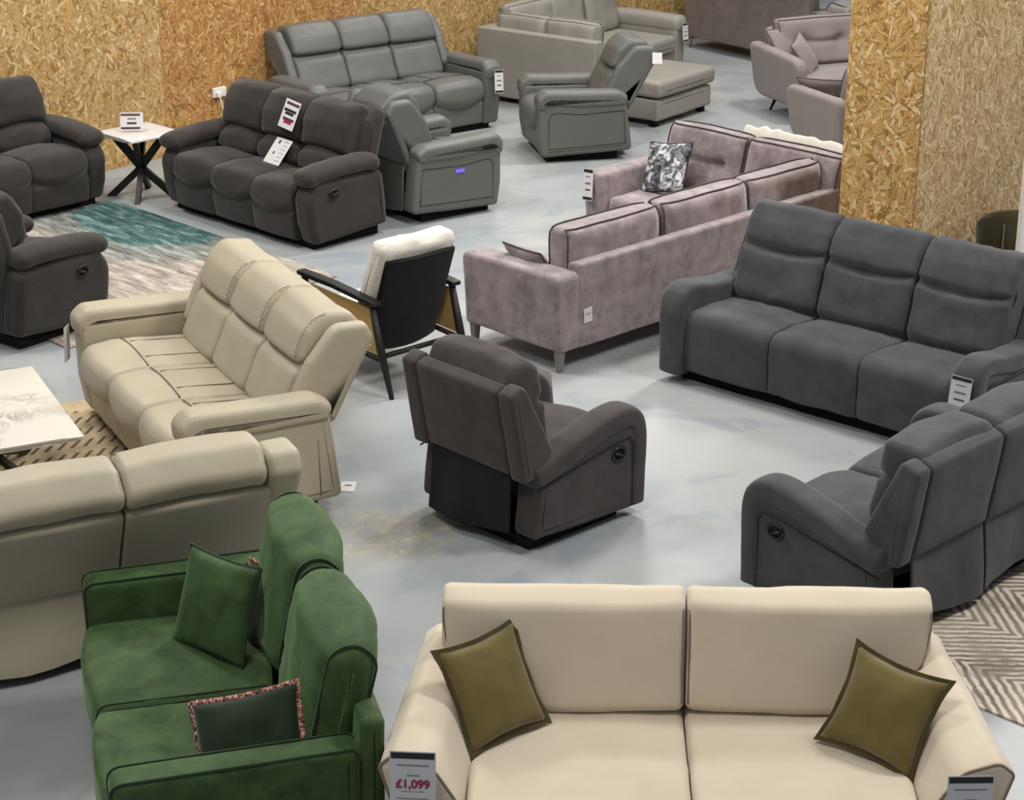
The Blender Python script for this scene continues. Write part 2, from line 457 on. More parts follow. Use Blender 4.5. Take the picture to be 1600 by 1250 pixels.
# corner furthest away at (-3.35, 16.24); edges run along -46 and 228 degrees
e1 = Vector((math.cos(R(-46)), math.sin(R(-46)), 0)); e2 = Vector((math.cos(R(224)), math.sin(R(224)), 0))
c = Vector((-3.37, 16.13, 0))+e1*1.5+e2*1.15
rug('patterned_rug', c.x, c.y, -46, 3.0, 2.3, teal_rug(), 'teal, cream and grey streaky abstract rug between the three dark brown sofas')
def beige_rug():
    m = NT('beige_fleck_rug', .95, .1); co = m.coord()
    base = m.ramp(m.noise(co, 3, 5, .6, .6), [(.35, lin('a08c70')), (.5, lin('b5a283')), (.65, lin('c6b597'))])
    sx = m.n('ShaderNodeSeparateXYZ'); m.link(co, sx.inputs[0]); X, Y = sx.outputs[0], sx.outputs[1]
    fx = m.math('FRACT', m.math('ADD', m.math('MULTIPLY', Y, 13), m.math('MULTIPLY', X, 9)))
    fy = m.math('FRACT', m.math('MULTIPLY', X, 5.5))
    a = m.math('LESS_THAN', m.math('ABSOLUTE', m.math('SUBTRACT', fx, .5)), .17)
    b = m.math('LESS_THAN', m.math('ABSOLUTE', m.math('SUBTRACT', fy, .5)), .28)
    reg = m.math('GREATER_THAN', m.noise(m.coord((1.4, .5, 1)), 1.8, 1), .47)
    c = m.mix(m.math('MULTIPLY', m.math('MULTIPLY', a, b), m.math('MULTIPLY', reg, .85)), base, lin('4a4038'))
    m.color(c); m.bump(m.noise(co, 160, 2), .4, .006); return m.m
e1 = Vector((math.cos(R(-65)), math.sin(R(-65)), 0)); e2 = Vector((math.cos(R(205)), math.sin(R(205)), 0))
c = Vector((-2.57, 11.44, 0))+e1*1.15+e2*.8
rug('patterned_rug', c.x, c.y, -65, 2.3, 1.6, beige_rug(), 'beige rug with rows of dark flecks under the marble-topped coffee table')
def line_rug():
    m = NT('angular_line_rug', .95, .1); co = m.coord()
    sx = m.n('ShaderNodeSeparateXYZ'); m.link(co, sx.inputs[0]); X, Y = sx.outputs[0], sx.outputs[1]
    wob = m.math('MULTIPLY', m.noise(co, 14, 4, .6), .05)
    tri = m.math('ABSOLUTE', m.math('SUBTRACT', m.math('FRACT', m.math('MULTIPLY', X, 1.25)), .5))
    s = m.math('FRACT', m.math('MULTIPLY', m.math('ADD', m.math('ADD', Y, m.math('MULTIPLY', tri, .9)), wob), 15))
    line = m.ramp(s, [(.30, (0, 0, 0)), (.42, (1, 1, 1)), (.78, (1, 1, 1)), (.92, (0, 0, 0))])
    brk = m.ramp(m.noise(co, 3.5, 5, .6), [(.40, (0, 0, 0)), (.5, (1, 1, 1))])
    base = m.ramp(m.noise(co, 2, 4, .6), [(.35, lin('6f675b')), (.6, lin('948a7a'))])
    m.color(m.mix(m.math('MULTIPLY', line, m.math('ADD', m.math('MULTIPLY', brk, .6), .25)), base, lin('cfc6b8'))); m.bump(m.noise(co, 160, 2), .4, .006); return m.m
e1 = Vector((math.cos(R(46)), math.sin(R(46)), 0)); e2 = Vector((math.cos(R(-43)), math.sin(R(-43)), 0))
c = Vector((1.60, 8.06, 0))+e1*1.5+e2*.9
rug('patterned_rug', c.x, c.y, 46, 3.0, 1.8, line_rug(), 'taupe rug with pale broken angular lines beside the cream sofa')

# ------------------------------------------------------------------ recliners
def rear_flap(t, x0, x1, y0, m, z0=.09, z1=.5, name='rear_flap'):
    bm = B()
    loft(bm, rpoly([(y0, z0), (y0+.015, z0), (y0-.02, z1), (y0-.035, z1)], .004, .06), x0, x1, .004, 16,
         lambda x, y, z, u: (x, y+.022*math.sin(x*9+z*5)*(z1-z)*2+.01*math.sin(x*23)*(z1-z), z-(.03*math.sin(x*5+1) if z < z0+.03 else 0)))
    return obj(name, bm, m, t)
def lever(t, x, y, z, sx):
    bm = B(); ring = [(x, y+.045*math.cos(a), z+.035*math.sin(a)) for a in [2*math.pi*k/20 for k in range(20)]]
    tube(bm, ring, .009, 8, True)
    cup = [bm.verts.new((x-.002*sx, p[1], p[2])) for p in ring]; bm.faces.new(cup)
    tube(bm, [(x+.004*sx, y-.03, z-.012), (x+.012*sx, y+.01, z), (x+.008*sx, y+.034, z+.01)], .009, 8)
    return obj('recline_lever', bm, 'plastic_b', t)
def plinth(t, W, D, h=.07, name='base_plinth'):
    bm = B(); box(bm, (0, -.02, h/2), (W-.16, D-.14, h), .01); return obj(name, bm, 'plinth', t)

def suede_recliner(t, n, W, m, dk, arm_rear=.45, wing=True, head=1.02, flap=None, levers=(1, -1), over=0.0, tilt=0.0, rear=0.0, rs=.028, fo=0.0, cz=.785):
    aw = .17; iw = W-2*aw; sw = iw/n
    kx = (iw+2*over)/iw
    def lean(x, y, z, full=False):
        h = max(0, min(1, (z-.44)/.16)) if not full else max(0, min(1, (z-.40)/.10))
        return (x*(1+(kx-1)*(h*h*(3-2*h))), y+rear+tilt*max(0, (z-.44))/.56, z)
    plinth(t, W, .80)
    for k in range(n):
        a = -iw/2+k*sw; g = .004
        bm = B()
        loft(bm, rpoly([(-.43, .09, .03), (-.455, .47, .09), (-.2, .475, .05), (.26, .44, .03), (.26, .25, .03), (-.30, .09, .02)]), a+g, a+sw-g, rs, 10,
             lambda x, y, z, u: (x, y-.02*(1-u*u)*(y < -.3), z+.025*(1-u*u)*(z > .38)))
        soften(bm, .009, 6, k); obj('seat_cushion', bm, m, t)
        bm = B()
        loft(bm, rpoly([(.04, .42, .03), (-.035, .52, .07), (.02, cz-.035, .04), (.06, cz, .010), (.034, cz+.03, .03), (.075, .96, .07), (.15, head+.01, .06), (.27, head, .06), (.33, .88, .04), (.20, .42, .03)], .03, .03), a+g, a+sw-g, .04, 12,
             lambda x, y, z, u: lean(x, y-.03*(1-u*u), z+.012*(1-u*u)*(z > .85)-.03*(1-u*u)*math.exp(-((z-cz)/.05)**2)))
        soften(bm, .010, 7, k+5); obj('back_cushion', bm, m, t)
        bm = B()
        loft(bm, rpoly([(.34, .43, .01), (.40, .43, .02), (.47+fo, .90, .03), (.40+fo, .93, .03), (.36+fo, .90, .02)]), (a+.003)*kx, (a+sw-.003)*kx, .02, 8)
        soften(bm, .004, 4, k); obj('back_frame', bm, m, t)
        rear_flap(t, (a+.01)*kx, (a+sw-.01)*kx, .40, flap or m)
    for s in (-1, 1):
        if wing:
            bm = B(); xw = s*(iw*kx/2+.055)
            loft(bm, rpoly([(.29, .42, .02), (.40, .41, .02), (.47+fo, .90, .03), (.37+fo, .945, .04), (.19, .54, .03)]), xw-.055, xw+.055, .022, 3,
                 lambda x, y, z, u: (x+s*.02*(.9-z), y, z))
            soften(bm, .003, 4); obj('back_wing', bm, m, t)
        xo = s*W/2; xi = s*(W/2-aw); lo, hi = min(xo, xi), max(xo, xi)
        bm = B()
        loft(bm, rpoly([(-.44, .05, .04), (-.46, .58, .09), (-.30, .605, .08), (.30, arm_rear, .04), (.34, .08, .03)]), lo+(.006 if s < 0 else -.002), hi-(.006 if s > 0 else -.002), .03, 4)
        soften(bm, .004, 4); arm = obj('arm', bm, m, t)
        bm = B(); xc = (lo+hi)/2
        pad(bm, [(xc, -.425, .055), (xc, -.43, .25), (xc, -.435, .46), (xc, -.40, .555), (xc, -.30, .575), (xc, -.10, .535), (xc, .12, (arm_rear+.48)/2), (xc, .335, arm_rear-.035)], aw/2+.006, .064, power=3.6, n=32, ends=(.35, .35))
        soften(bm, .004, 4, 2); obj('arm_band', bm, m, arm)
        seam_obj('arm_seam', [[(s*(W/2-.002), .34, arm_rear-.09), (s*(W/2+.003), -.24, .475), (s*(W/2+.003), -.35, .485), (s*(W/2+.002), -.378, .44), (s*(W/2-.004), -.38, .08)]], dk, arm, .0045)
        if s in levers: lever(arm, s*(W/2-.004), -.27, .40, s)

def lobed_recliner(t, n, W, m, dk, levers=(1,)):
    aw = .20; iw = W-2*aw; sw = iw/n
    plinth(t, W, .80)
    bm = B()
    loft(bm, rpoly([(.10, .08), (.34, .08, .03), (.36, .45, .05), (.50, .93, .05), (.42, .985, .04), (.28, .9)]), -iw/2-.055, iw/2+.055, .05, 12)
    soften(bm, .005, 4); obj('back_frame', bm, m, t)
    for k in range(n):
        a = -iw/2+k*sw; g = .003
        bm = B()
        loft(bm, rpoly([(-.43, .065, .03), (-.462, .26, .06), (-.41, .36, .04), (-.2, .36, .03), (-.2, .065, .03)]), a+.001, a+sw-.001, .012, 8,
             lambda x, y, z, u: (x, y-.012*(1-u*u)*(y < -.3), z))
        soften(bm, .005, 5, k); obj('footrest_panel', bm, m, t)
        bm = B()
        loft(bm, rpoly([(-.43, .29, .04), (-.478, .38, .08), (-.43, .485, .09), (-.2, .495, .06), (.18, .46, .03), (.18, .30, .03)]), a+.001, a+sw-.001, .022, 12,
             lambda x, y, z, u: (x, y-.03*(1-u*u)*(y < -.25), z+(.03*(1-u*u) if z > .42 else -.05*(1-u*u)*(y < -.25)*max(0, min(1, (.46-z)/.08)))))
        soften(bm, .007, 6, k+9); obj('seat_cushion', bm, m, t)
        bm = B()
        loft(bm, rpoly([(.10, .44, .04), (-.01, .50, .07), (.02, .62, .07), (.12, .68, .05), (.24, .66, .04), (.22, .44, .03)]), a+g, a+sw-g, .045, 12,
             lambda x, y, z, u: (x, y-.035*(1-u*u), z+(.045*(1-u*u)-.03)*(z > .56)))
        soften(bm, .006, 6, k+3); obj('lumbar_cushion', bm, m, t)
        bm = B()
        loft(bm, rpoly([(.14, .66, .05), (.055, .70, .07), (.08, .86, .10), (.18, 1.0, .10), (.33, 1.01, .09), (.42, .90, .06), (.30, .60, .04), (.18, .60, .03)]), a+.001, a+sw-.001, .036, 12,
             lambda x, y, z, u: (x, y-.04*(1-u*u), z+(.02*(1-u*u) if z > .85 else .045*(1-u*u)-.03)))
        soften(bm, .008, 6, k+6); obj('back_cushion', bm, m, t)
    for s in (-1, 1):
        xo = s*W/2; xi = s*(W/2-aw); lo, hi = min(xo, xi), max(xo, xi)
        bm = B()
        loft(bm, rpoly([(-.38, .05, .04), (-.43, .20, .10), (-.455, .42, .12), (-.36, .55, .09), (.32, .53, .06), (.36, .09, .04)]), lo+.004, hi-.004, .05, 5)
        soften(bm, .005, 4); arm = obj('arm', bm, m, t)
        bm = B(); xc = s*(W/2-aw/2-.008)
        pad(bm, [(xc, -.45, .535), (xc, -.36, .575), (xc, -.1, .60), (xc, .15, .605), (xc, .30, .58)], .118, .068, power=2.3)
        soften(bm, .006, 6, 3); obj('arm_pad', bm, m, arm)
        if s in levers: lever(arm, s*(W/2-.002), -.20, .43, s)

def leather_recliner(t, n, W, m, dk, levers=(), cross=True, side='panel', ah=.0, ww=.10, bw=None, gathers=False, rec=1.0):
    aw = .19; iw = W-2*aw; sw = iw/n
    plinth(t, W, .80)
    bw = bw or ((iw+.10-2*ww)/n if n > 1 else iw-.08)
    span = bw*n
    def lean(x, y, z): return (x, y+(.11+.13*(z-.44)/.56)*rec, z+.03*max(0, z-.44)/.56)
    lean3 = lambda x, y, z, u: lean(x, y, z)
    for k in range(n):
        c0 = -span/2+k*bw
        bm = B(); loft(bm, rpoly([(.16, .40, .02), (.33, .40, .03), (.445, .80, .03), (.30, .84, .03)]), c0+.003-(.05 if k == 0 else 0), c0+bw-.003+(.05 if k == n-1 else 0), .02, 10, lean3)
        soften(bm, .004, 4, k); obj('back_frame', bm, m, t)
    rear_flap(t, -span/2-.05, span/2+.05, .43, m, .08, .46)
    lines = []
    for k in range(n):
        a = -iw/2+k*sw; g = .003
        bm = B()
        loft(bm, rpoly([(-.40, .065, .03), (-.42, .26, .05), (-.38, .36, .04), (-.2, .36, .03), (-.2, .065, .03)]), a+g, a+sw-g, .018, 8)
        soften(bm, .004, 5, k); obj('footrest_panel', bm, m, t)
        bm = B()
        loft(bm, rpoly([(-.40, .29, .05), (-.465, .38, .09), (-.42, .485, .10), (-.22, .505, .05), (.26, .455, .03), (.26, .30, .03)]), a+g, a+sw-g, .035, 12,
             lambda x, y, z, u: (x, y-.035*(1-u*u)*(y < -.25), z+((.022*(1-u*u)-.014*math.exp(-((y+.2)/.025)**2)) if z > .42 else -.05*(1-u*u)*(y < -.25)*max(0, min(1, (.46-z)/.08)))))
        soften(bm, .004, 5, k+9); sc = obj('seat_cushion', bm, m, t)
        if cross:
            L1 = [[(a+sw*(.5+.46*u_), -.2, .498+.021*(1-(.92*u_)**2)) for u_ in (-1, -.75, -.5, -.25, 0, .25, .5, .75, 1)]]
            for q in (.24, .76): L1.append([(a+sw*q, -.18, .513), (a+sw*q, -.05, .503), (a+sw*q, .08, .490), (a+sw*q, .16, .481)])
            [seam_obj('seat_seam', [l_], dk, sc, .005) for l_ in L1]
        c0 = -span/2+k*bw
        bm = B()
        loft(bm, rpoly([(.12, .43, .03), (.03, .48, .05), (.09, .72, .04), (.15, .765, .03), (.28, .76, .03), (.22, .43, .03)]), c0+g, c0+bw-g, .032, 12,
             lambda x, y, z, u: lean(x, y-.02*(1-u*u), z))
        soften(bm, .005, 6, k+3); obj('back_cushion', bm, m, t)
        bm = B()
        loft(bm, rpoly([(.16, .755, .03), (.085, .785, .05), (.12, .93, .09), (.20, 1.015, .08), (.36, 1.0, .09), (.475, .90, .07), (.46, .83, .04), (.30, .78, .03)]), c0+g, c0+bw-g, .04, 12,
             lambda x, y, z, u: lean(x, y-.02*(1-u*u), z+.008*(1-u*u)*(z > .85)))
        soften(bm, .006, 6, k+6); hr = obj('headrest', bm, m, t)
        if gathers:
            arc = smooth_path([(0, .082, .80), (0, .090, .88), (0, .112, .94), (0, .155, .99), (0, .215, 1.012)], 6)
            for xe, sg in (((c0+bw-.014, -1),) if k < n-1 or ww < .12 else ()):
                pts = [lean(xe+sg*(.002+.018*(i % 2))+.003*math.sin(i*2.1), p.y-.020*(1-abs(2*(xe-c0)/bw-1)**2)+(.007 if i % 2 == 0 else .003), p.z-.003) for i, p in enumerate(arc)]
                bm = B(); tube(bm, pts, .0018, 5); obj('gather_crease_shade', bm, dk, hr)  # dark zigzag line stands in for the shade in the leather's gathered creases
    for s in (-1, 1):
        lo, hi = sorted((s*(span/2+.002), s*(span/2+ww)))
        bm = B()
        loft(bm, rpoly([(.14, .46, .03), (.34, .46, .03), (.48, .88, .05), (.42, .965, .06), (.24, .97, .08), (.12, .80, .06), (.05, .56, .05)]), lo, hi, .035, 4, lean3)
        soften(bm, .004, 4); obj('back_wing', bm, m, t)
        lo, hi = sorted((s*W/2, s*(W/2-aw)))
        bm = B()
        loft(bm, rpoly([(-.40, .05, .04), (-.43, .25, .08), (-.435, .575+ah, .07), (.37, .565+ah, .05), (.43, .09, .04)]), lo+.003, hi-.003, .035, 5)
        soften(bm, .003, 4); arm = obj('arm', bm, m, t)
        bm = B()
        loft(bm, rpoly([(p_[0], p_[1]+ah, p_[2]) for p_ in [(-.445, .50, .03), (-.452, .585, .06), (-.38, .645, .07), (-.1, .635, .08), (.30, .625, .05), (.39, .58, .04), (.36, .50, .03), (-.05, .49, .1), (-.33, .525, .06), (-.40, .47, .03)]]), lo-(.012 if s < 0 else -.008), hi+(.012 if s > 0 else -.008), .035, 6,
             lambda x, y, z, u: (x, y, z+.014*(1-u*u)*(z > .55)))
        soften(bm, .004, 5, 2); obj('arm_pad', bm, m, arm)
        xs = s*(W/2-.004)
        if side == 'panel':
            seam_obj('panel_seam', [[(xs, .35, .455), (xs, -.05, .435), (xs, -.24, .455), (xs, -.32, .45), (xs, -.345, .40), (xs, -.345, .13), (xs, .36, .16), (xs, .35, .455)]], dk, arm, .005)
        else:
            seam_obj('panel_seam', [[(xs, y_, .12), (xs, y_-.005, .44)] for y_ in (-.02, .03, .30)]+[[(xs, -.38, .125), (xs, .33, .135)]], dk, arm, .004)
        if s in levers: lever(arm, s*(W/2-.002), -.2, .40, s)


t = thing('recliner_sofa', 'dark brown suede three-seat recliner sofa with two printed leaflets on its middle seat', 'sofa', (-1.90, 15.53), -44.8)
lobed_recliner(t, 3, 1.92, 'brown', 'brown_dk', levers=(1,)); sofa_I = t
t = thing('recliner_sofa', 'dark brown suede sofa against the board wall, cut off by the left edge', 'sofa', (-4.17, 15.72, .012), 47.5)
lobed_recliner(t, 2, 1.50, 'brown', 'brown_dk', levers=()); sofa_J = t
t = thing('recliner_armchair', 'dark brown suede recliner armchair seen from behind at the left edge', 'armchair', (-3.38, 12.84, .012), 142)
lobed_recliner(t, 1, .98, 'brown', 'brown_dk', levers=(-1,)); chair_K = t
t = thing('recliner_sofa', 'grey leather three-seat recliner sofa facing us in front of the board wall', 'sofa', (-1.20, 18.50), 36.5)
leather_recliner(t, 3, 2.08, 'grey_leather', 'grey_dk'); sofa_L = t
t = thing('recliner_armchair', 'grey leather recliner armchair with a blue lit button on its side', 'armchair', (-.70, 15.93), 125.5)
leather_recliner(t, 1, .92, 'grey_leather', 'grey_dk', rec=.45); chair_M = t
t = thing('recliner_armchair', 'grey leather recliner armchair standing alone beside the grey corner sofa', 'armchair', (.573, 17.86), -78)
leather_recliner(t, 1, .90, 'grey_leather', 'grey_dk'); chair_N = t
t = thing('recliner_sofa', 'beige leather three-seat recliner sofa facing left beside the marble coffee table', 'sofa', (-1.76, 10.47, .012), -63)
leather_recliner(t, 3, 2.11, 'beige_leather', 'beige_dk', side='lines', ah=.04, gathers=True); sofa_C1 = t
t = thing('recliner_sofa', 'beige leather recliner sofa seen from behind, cut off by the lower left edge', 'sofa', (-2.26, 8.31), 206.5)
leather_recliner(t, 3, 2.16, 'beige_leather', 'beige_dk', side='lines', ww=.16, bw=.655, gathers=True); sofa_C2 = t
t = thing('recliner_armchair', 'dark taupe grey suede recliner armchair seen from behind in the middle of the aisle', 'armchair', (.061, 9.74), 133.5)
suede_recliner(t, 1, .89, 'taupe', 'taupe_dk', flap='liner', levers=(-1,), over=.035, tilt=-.02, rear=.12, head=1.0, fo=.02); chair_D = t
t = thing('recliner_sofa', 'charcoal velour three-seat sofa with tall backs, in front of the board column', 'sofa', (2.08, 11.41), -42)
suede_recliner(t, 3, 2.24, 'charcoal', 'charcoal_dk', arm_rear=.56, levers=(), head=1.05, rear=.06, tilt=.05, rs=.010, cz=.83); sofa_E = t
t = thing('recliner_sofa', 'charcoal suede recliner sofa seen from behind, cut off by the right edge', 'sofa', (2.00, 8.97), 224)
suede_recliner(t, 2, 1.54, 'charcoal', 'charcoal_dk', levers=(1, -1), over=.0, tilt=-.05, rear=.16, head=.95); sofa_F = t
# blue lit button on the side of the grey recliner
bm = B(); box(bm, (-.458, -.02, .395), (.010, .085, .028), .003); obj('power_button', bm, 'led', chair_M, label='blue lit power button')

# ------------------------------------------------------------------ loose cushions
def pillow(name, label, loc, normal, up, w, h, th, m, roll=0, flange=0, pipe=None, group=None, c=.07, seed=0, pr=.006, back=None):
    bm = B(); n = 18
    def sheet(sg):
        g = []
        for i in range(n+1):
            row = []
            for j in range(n+1):
                u = -1+2*i/n; v = -1+2*j/n
                u = math.sin(u*math.pi/2)*.35+u*.65; v = math.sin(v*math.pi/2)*.35+v*.65
                x = w/2*u*(1-c*(1-v*v)); y = h/2*v*(1-c*(1-u*u))
                t = th/2*max(0, (1-u**2)*(1-v**2))**.42
                q = Vector((x, y, 0))
                t += noise.noise(Vector((x*7+seed, y*7, sg)))*.012*min(1, t/.02)
                row.append(bm.verts.new((x, y, sg*t)))
            g.append(row)
        for i in range(n):
            for j in range(n): bm.faces.new((g[i][j], g[i+1][j], g[i+1][j+1], g[i][j+1]))
        return g
    sheet(1); sheet(-1)
    bmesh.ops.remove_doubles(bm, verts=bm.verts[:], dist=.0002)
    o = obj(name, bm, m); o.matrix_world = basis(loc, normal, up, roll); tag(o, label, 'cushion', group)
    def edge(k=0.0):
        P = []
        for a, b_ in (((-1, -1), (1, -1)), ((1, -1), (1, 1)), ((1, 1), (-1, 1)), ((-1, 1), (-1, -1))):
            for q in range(14):
                s = q/14; u = a[0]+(b_[0]-a[0])*s; v = a[1]+(b_[1]-a[1])*s
                P.append(Vector(((w/2+k)*u*(1-c*(1-v*v)), (h/2+k)*v*(1-c*(1-u*u)), 0)))
        return P
    if flange:
        bm = B(); a = edge(-.006); b_ = edge(flange)
        for z in (.003, -.003):
            A = [bm.verts.new((p.x, p.y, z)) for p in a]; Bv = [bm.verts.new((p.x, p.y, z+.004*math.sin(i*1.3))) for i, p in enumerate(b_)]
            for i in range(len(A)):
                j = (i+1) % len(A); bm.faces.new((A[i], A[j], Bv[j], Bv[i]))
        f = obj('flange', bm, pipe or m, o)
    elif pipe:
        bm = B(); tube(bm, edge(), pr, 6, True); obj('piping', bm, pipe, o)
    return o

# ------------------------------------------------------------------ fixed sofas
def cushion_box(t, name, x0, x1, prof, m, r=.04, puff=.02, seed=0, amp=.006, dk=None, fn=None):
    bm = B(); cy = sum(p[0] for p in prof)/len(prof); cz = sum(p[1] for p in prof)/len(prof)
    def f(x, y, z, u):
        k = puff*(1-u*u); q = fn(x, y, z, u) if fn else (x, y, z)
        return (q[0], q[1]+math.copysign(k, y-cy)*min(1, abs(y-cy)/.04), q[2]+math.copysign(k, z-cz)*min(1, abs(z-cz)/.04)*.6)
    loft(bm, rpoly(prof), x0, x1, r, 12, f); soften(bm, amp, 6, seed)
    return obj(name, bm, m, t)
def edge_piping(c, x0, x1, prof, dk, r=.005, off=.012):
    """two piped loops where the side panels of a cushion meet its faces"""
    P = rpoly(prof, .03, .06); bm = B()
    bm.free()
    for x in (x0+off, x1-off):
        bm = B(); tube(bm, [(x, p.x, p.y) for p in P], r, 6, True); obj('piping', bm, dk, c)

# cream sofa in front
t = thing('two_seat_sofa', 'cream velvet two-seat sofa with flared arms and two olive cushions, in the foreground', 'sofa', (.665, 6.64), -1.6)
sofa_A = t
def a_arm(s):
    bm = B()
    # cross-section in x,z : high outer edge rolling down to the seat; pushed along y
    P = [(-1.00, .08, .03), (-1.055, .60, .025), (-.99, .642, .05), (-.86, .60, .09), (-.79, .45, .08), (-.80, .08, .02)]
    P = rpoly([(p[0]*s, p[1], p[2]) for p in P], .03, .04)
    def f(x, y, z, u):
        k = max(0, min(1, (-y+.35)/.90))       # 0 at the rear, 1 at the front
        hi = max(0, (z-.25)/.37)
        return (x-s*(-.03+.11*k)*hi, y, z+hi*(.09-.045*k))
    loft(bm, P, -.55, .40, .02, 14, f, 'y'); soften(bm, .004, 4)
    a = obj('arm', bm, 'cream', t)
    bm = B(); Q = inset(rpoly([(p[0]*s, p[1], p[2]) for p in [(-1.00, .08, .03), (-1.055, .60, .025), (-.99, .642, .05), (-.86, .60, .09), (-.79, .45, .08), (-.80, .08, .02)]], .03, .04), .004)
    pts = [Vector(f(p.x, -.546, p.y, -1)) for p in Q if p.y > .12]
    if (pts[0]-pts[-1]).length < .3:
        k = max(range(len(pts)), key=lambda i: (pts[i]-pts[i-1]).length); pts = pts[k:]+pts[:k]
    k = max(range(1, len(pts)), key=lambda i: (pts[i]-pts[i-1]).length)
    if (pts[k]-pts[k-1]).length > .2: pts = pts[k:]+pts[:k]
    tube(bm, pts, .0055, 6); obj('piping', bm, 'cream_dk', a)
    return a
for s in (-1, 1): a_arm(s)
bm = B(); box(bm, (0, -.04, .19), (1.66, 1.0, .22), .03); soften(bm, .003); obj('base_frame', bm, 'cream', t)
bm = B(); loft(bm, rpoly([(.30, .10), (.42, .10), (.45, .66), (.36, .68)], .03), -.98, .98, .03, 8); obj('back_frame', bm, 'cream', t)
for k in range(2):
    x0 = -.82+k*.82; pr_ = [(-.62, .29, .06), (-.64, .43, .08), (-.55, .485, .08), (.22, .485, .03), (.22, .29, .03)]
    c = cushion_box(t, 'seat_cushion', x0+.003, x0+.817, pr_, 'cream', .035, .012, k)
    x0 = -.945+k*.945; pr_ = [(.15, .485, .04), (.09, .52, .05), (.16, .92, .05), (.25, .955, .05), (.34, .92, .05), (.30, .49, .04)]
    def lean(x, y, z, u, s=(-1 if k == 0 else 1)):
        # lower outer corner of each back cushion is cut in to clear the arm
        q = max(0, u*s-.72)/.28; return (x-s*.10*q*max(0, min(1, (.74-z)/.12)), y, z+.015*(abs(u)**3)*(z > .8))
    c = cushion_box(t, 'back_cushion', x0+.004, x0+.941, pr_, 'cream', .03, .014, k+4, fn=lean)
    for xx in (x0+.012, x0+.933):
        bm = B(); sgn = 1 if xx > x0+.4 else -1
        pts = []
        for p in ((.10, .54), (.125, .70), (.150, .84), (.166, .90)):
            q = lean(xx, p[0], p[1], sgn*.97); pts.append(q)
        tube(bm, smooth_path(pts, 4), .0035, 6); obj('piping', bm, 'cream_dk', c)
for sx in (-.9, .9):
    for sy in (-.5, .3):
        bm = B(); tube(bm, [(sx, sy, .10), (sx, sy, 0)], [.028, .018], 10); obj('leg', bm, 'black_wood', t)
pillow('scatter_cushion', 'olive velvet cushion on the left end of the cream sofa', (-.075, 6.62, .68), (.45, -.62, .42), (0, .5, 1), .36, .40, .13, 'olive', 19, .018, 'olive_dk', 'olive cushions on the cream sofa', c=.11, seed=1)
pillow('scatter_cushion', 'olive velvet cushion on the right end of the cream sofa', (1.385, 6.48, .66), (-.40, -.62, .46), (0, .5, 1), .38, .38, .14, 'olive', -22, .018, 'olive_dk', 'olive cushions on the cream sofa', c=.13, seed=4)

def block_sofa(t, W, D, n, m, dk, aw=.14, ah=.62, bh=.74, ch=.93, legs='black_wood', z0=.12, arm_flare=0.0, back_n=None, puff=.03, leg_r=.03, cw=.24, cr=.0):
    iw = W-2*aw; f = -D/2; b = D/2
    bm = B(); box(bm, (0, 0, (z0+.30)/2), (iw+.02, D-.04, .30-z0), .02); obj('base_frame', bm, m, t)
    bm = B(); loft(bm, rpoly([(b-.13, z0, .02), (b-.01, z0, .02), (b, bh, .03), (b-.09, bh, .03)]), -W/2+.01, W/2-.01, .025, 8); soften(bm, .003); obj('back_frame', bm, m, t)
    for s in (-1, 1):
        lo, hi = sorted((s*(W/2), s*(W/2-aw)))
        pr_ = [(f, z0, .03), (f-.01, ah, .05), (b-.10, ah+.02, .03), (b-.10, z0, .02)]
        bm = B(); loft(bm, rpoly(pr_), lo, hi, .025, 4, lambda x, y, z, u: (x+s*arm_flare*z, y, z)); soften(bm, .004); a = obj('arm', bm, m, t)
        P = [p for p in rpoly(pr_, .03, .06)]
        for xx in (lo+.008, hi-.008):
            bm = B(); tube(bm, [(xx+s*arm_flare*p.y, p.x-.002, p.y) for p in P], .005, 6, True); obj('piping', bm, dk, a)
    sw = iw/n
    for k in range(n):
        x0 = -iw/2+k*sw; pr_ = [(f-.01, .29, .03), (f-.015, .45, .05), (b-.30, .45, .03), (b-.30, .29, .03)]
        c = cushion_box(t, 'seat_cushion', x0+.003, x0+sw-.003, pr_, m, .03, puff*.7, k); edge_piping(c, x0+.003, x0+sw-.003, pr_, dk, off=.02)
    nb = back_n or n; sw = iw/nb
    for k in range(nb):
        x0 = -iw/2+k*sw
        pr_ = [(b-.13-cw, .46, .05), (b-.16-cw, .56, .05), (b-.07-cw, ch-.03, .06+cr), (b-.07, ch, .07+cr), (b+.01, ch-.08, .06+cr), (b-.10, .46, .04)]
        c = cushion_box(t, 'back_cushion', x0+.004, x0+sw-.004, pr_, m, .05+cr, puff, k+7, .012); edge_piping(c, x0+.004, x0+sw-.004, pr_, dk, .006, off=.03)
    for sx in (-1, 1):
        for sy in (-1, 1):
            bm = B(); tube(bm, [(sx*(W/2-.08), sy*(D/2-.08), z0+.01), (sx*(W/2-.06), sy*(D/2-.06), 0)], [leg_r, leg_r*.6], 10); obj('leg', bm, legs, t)

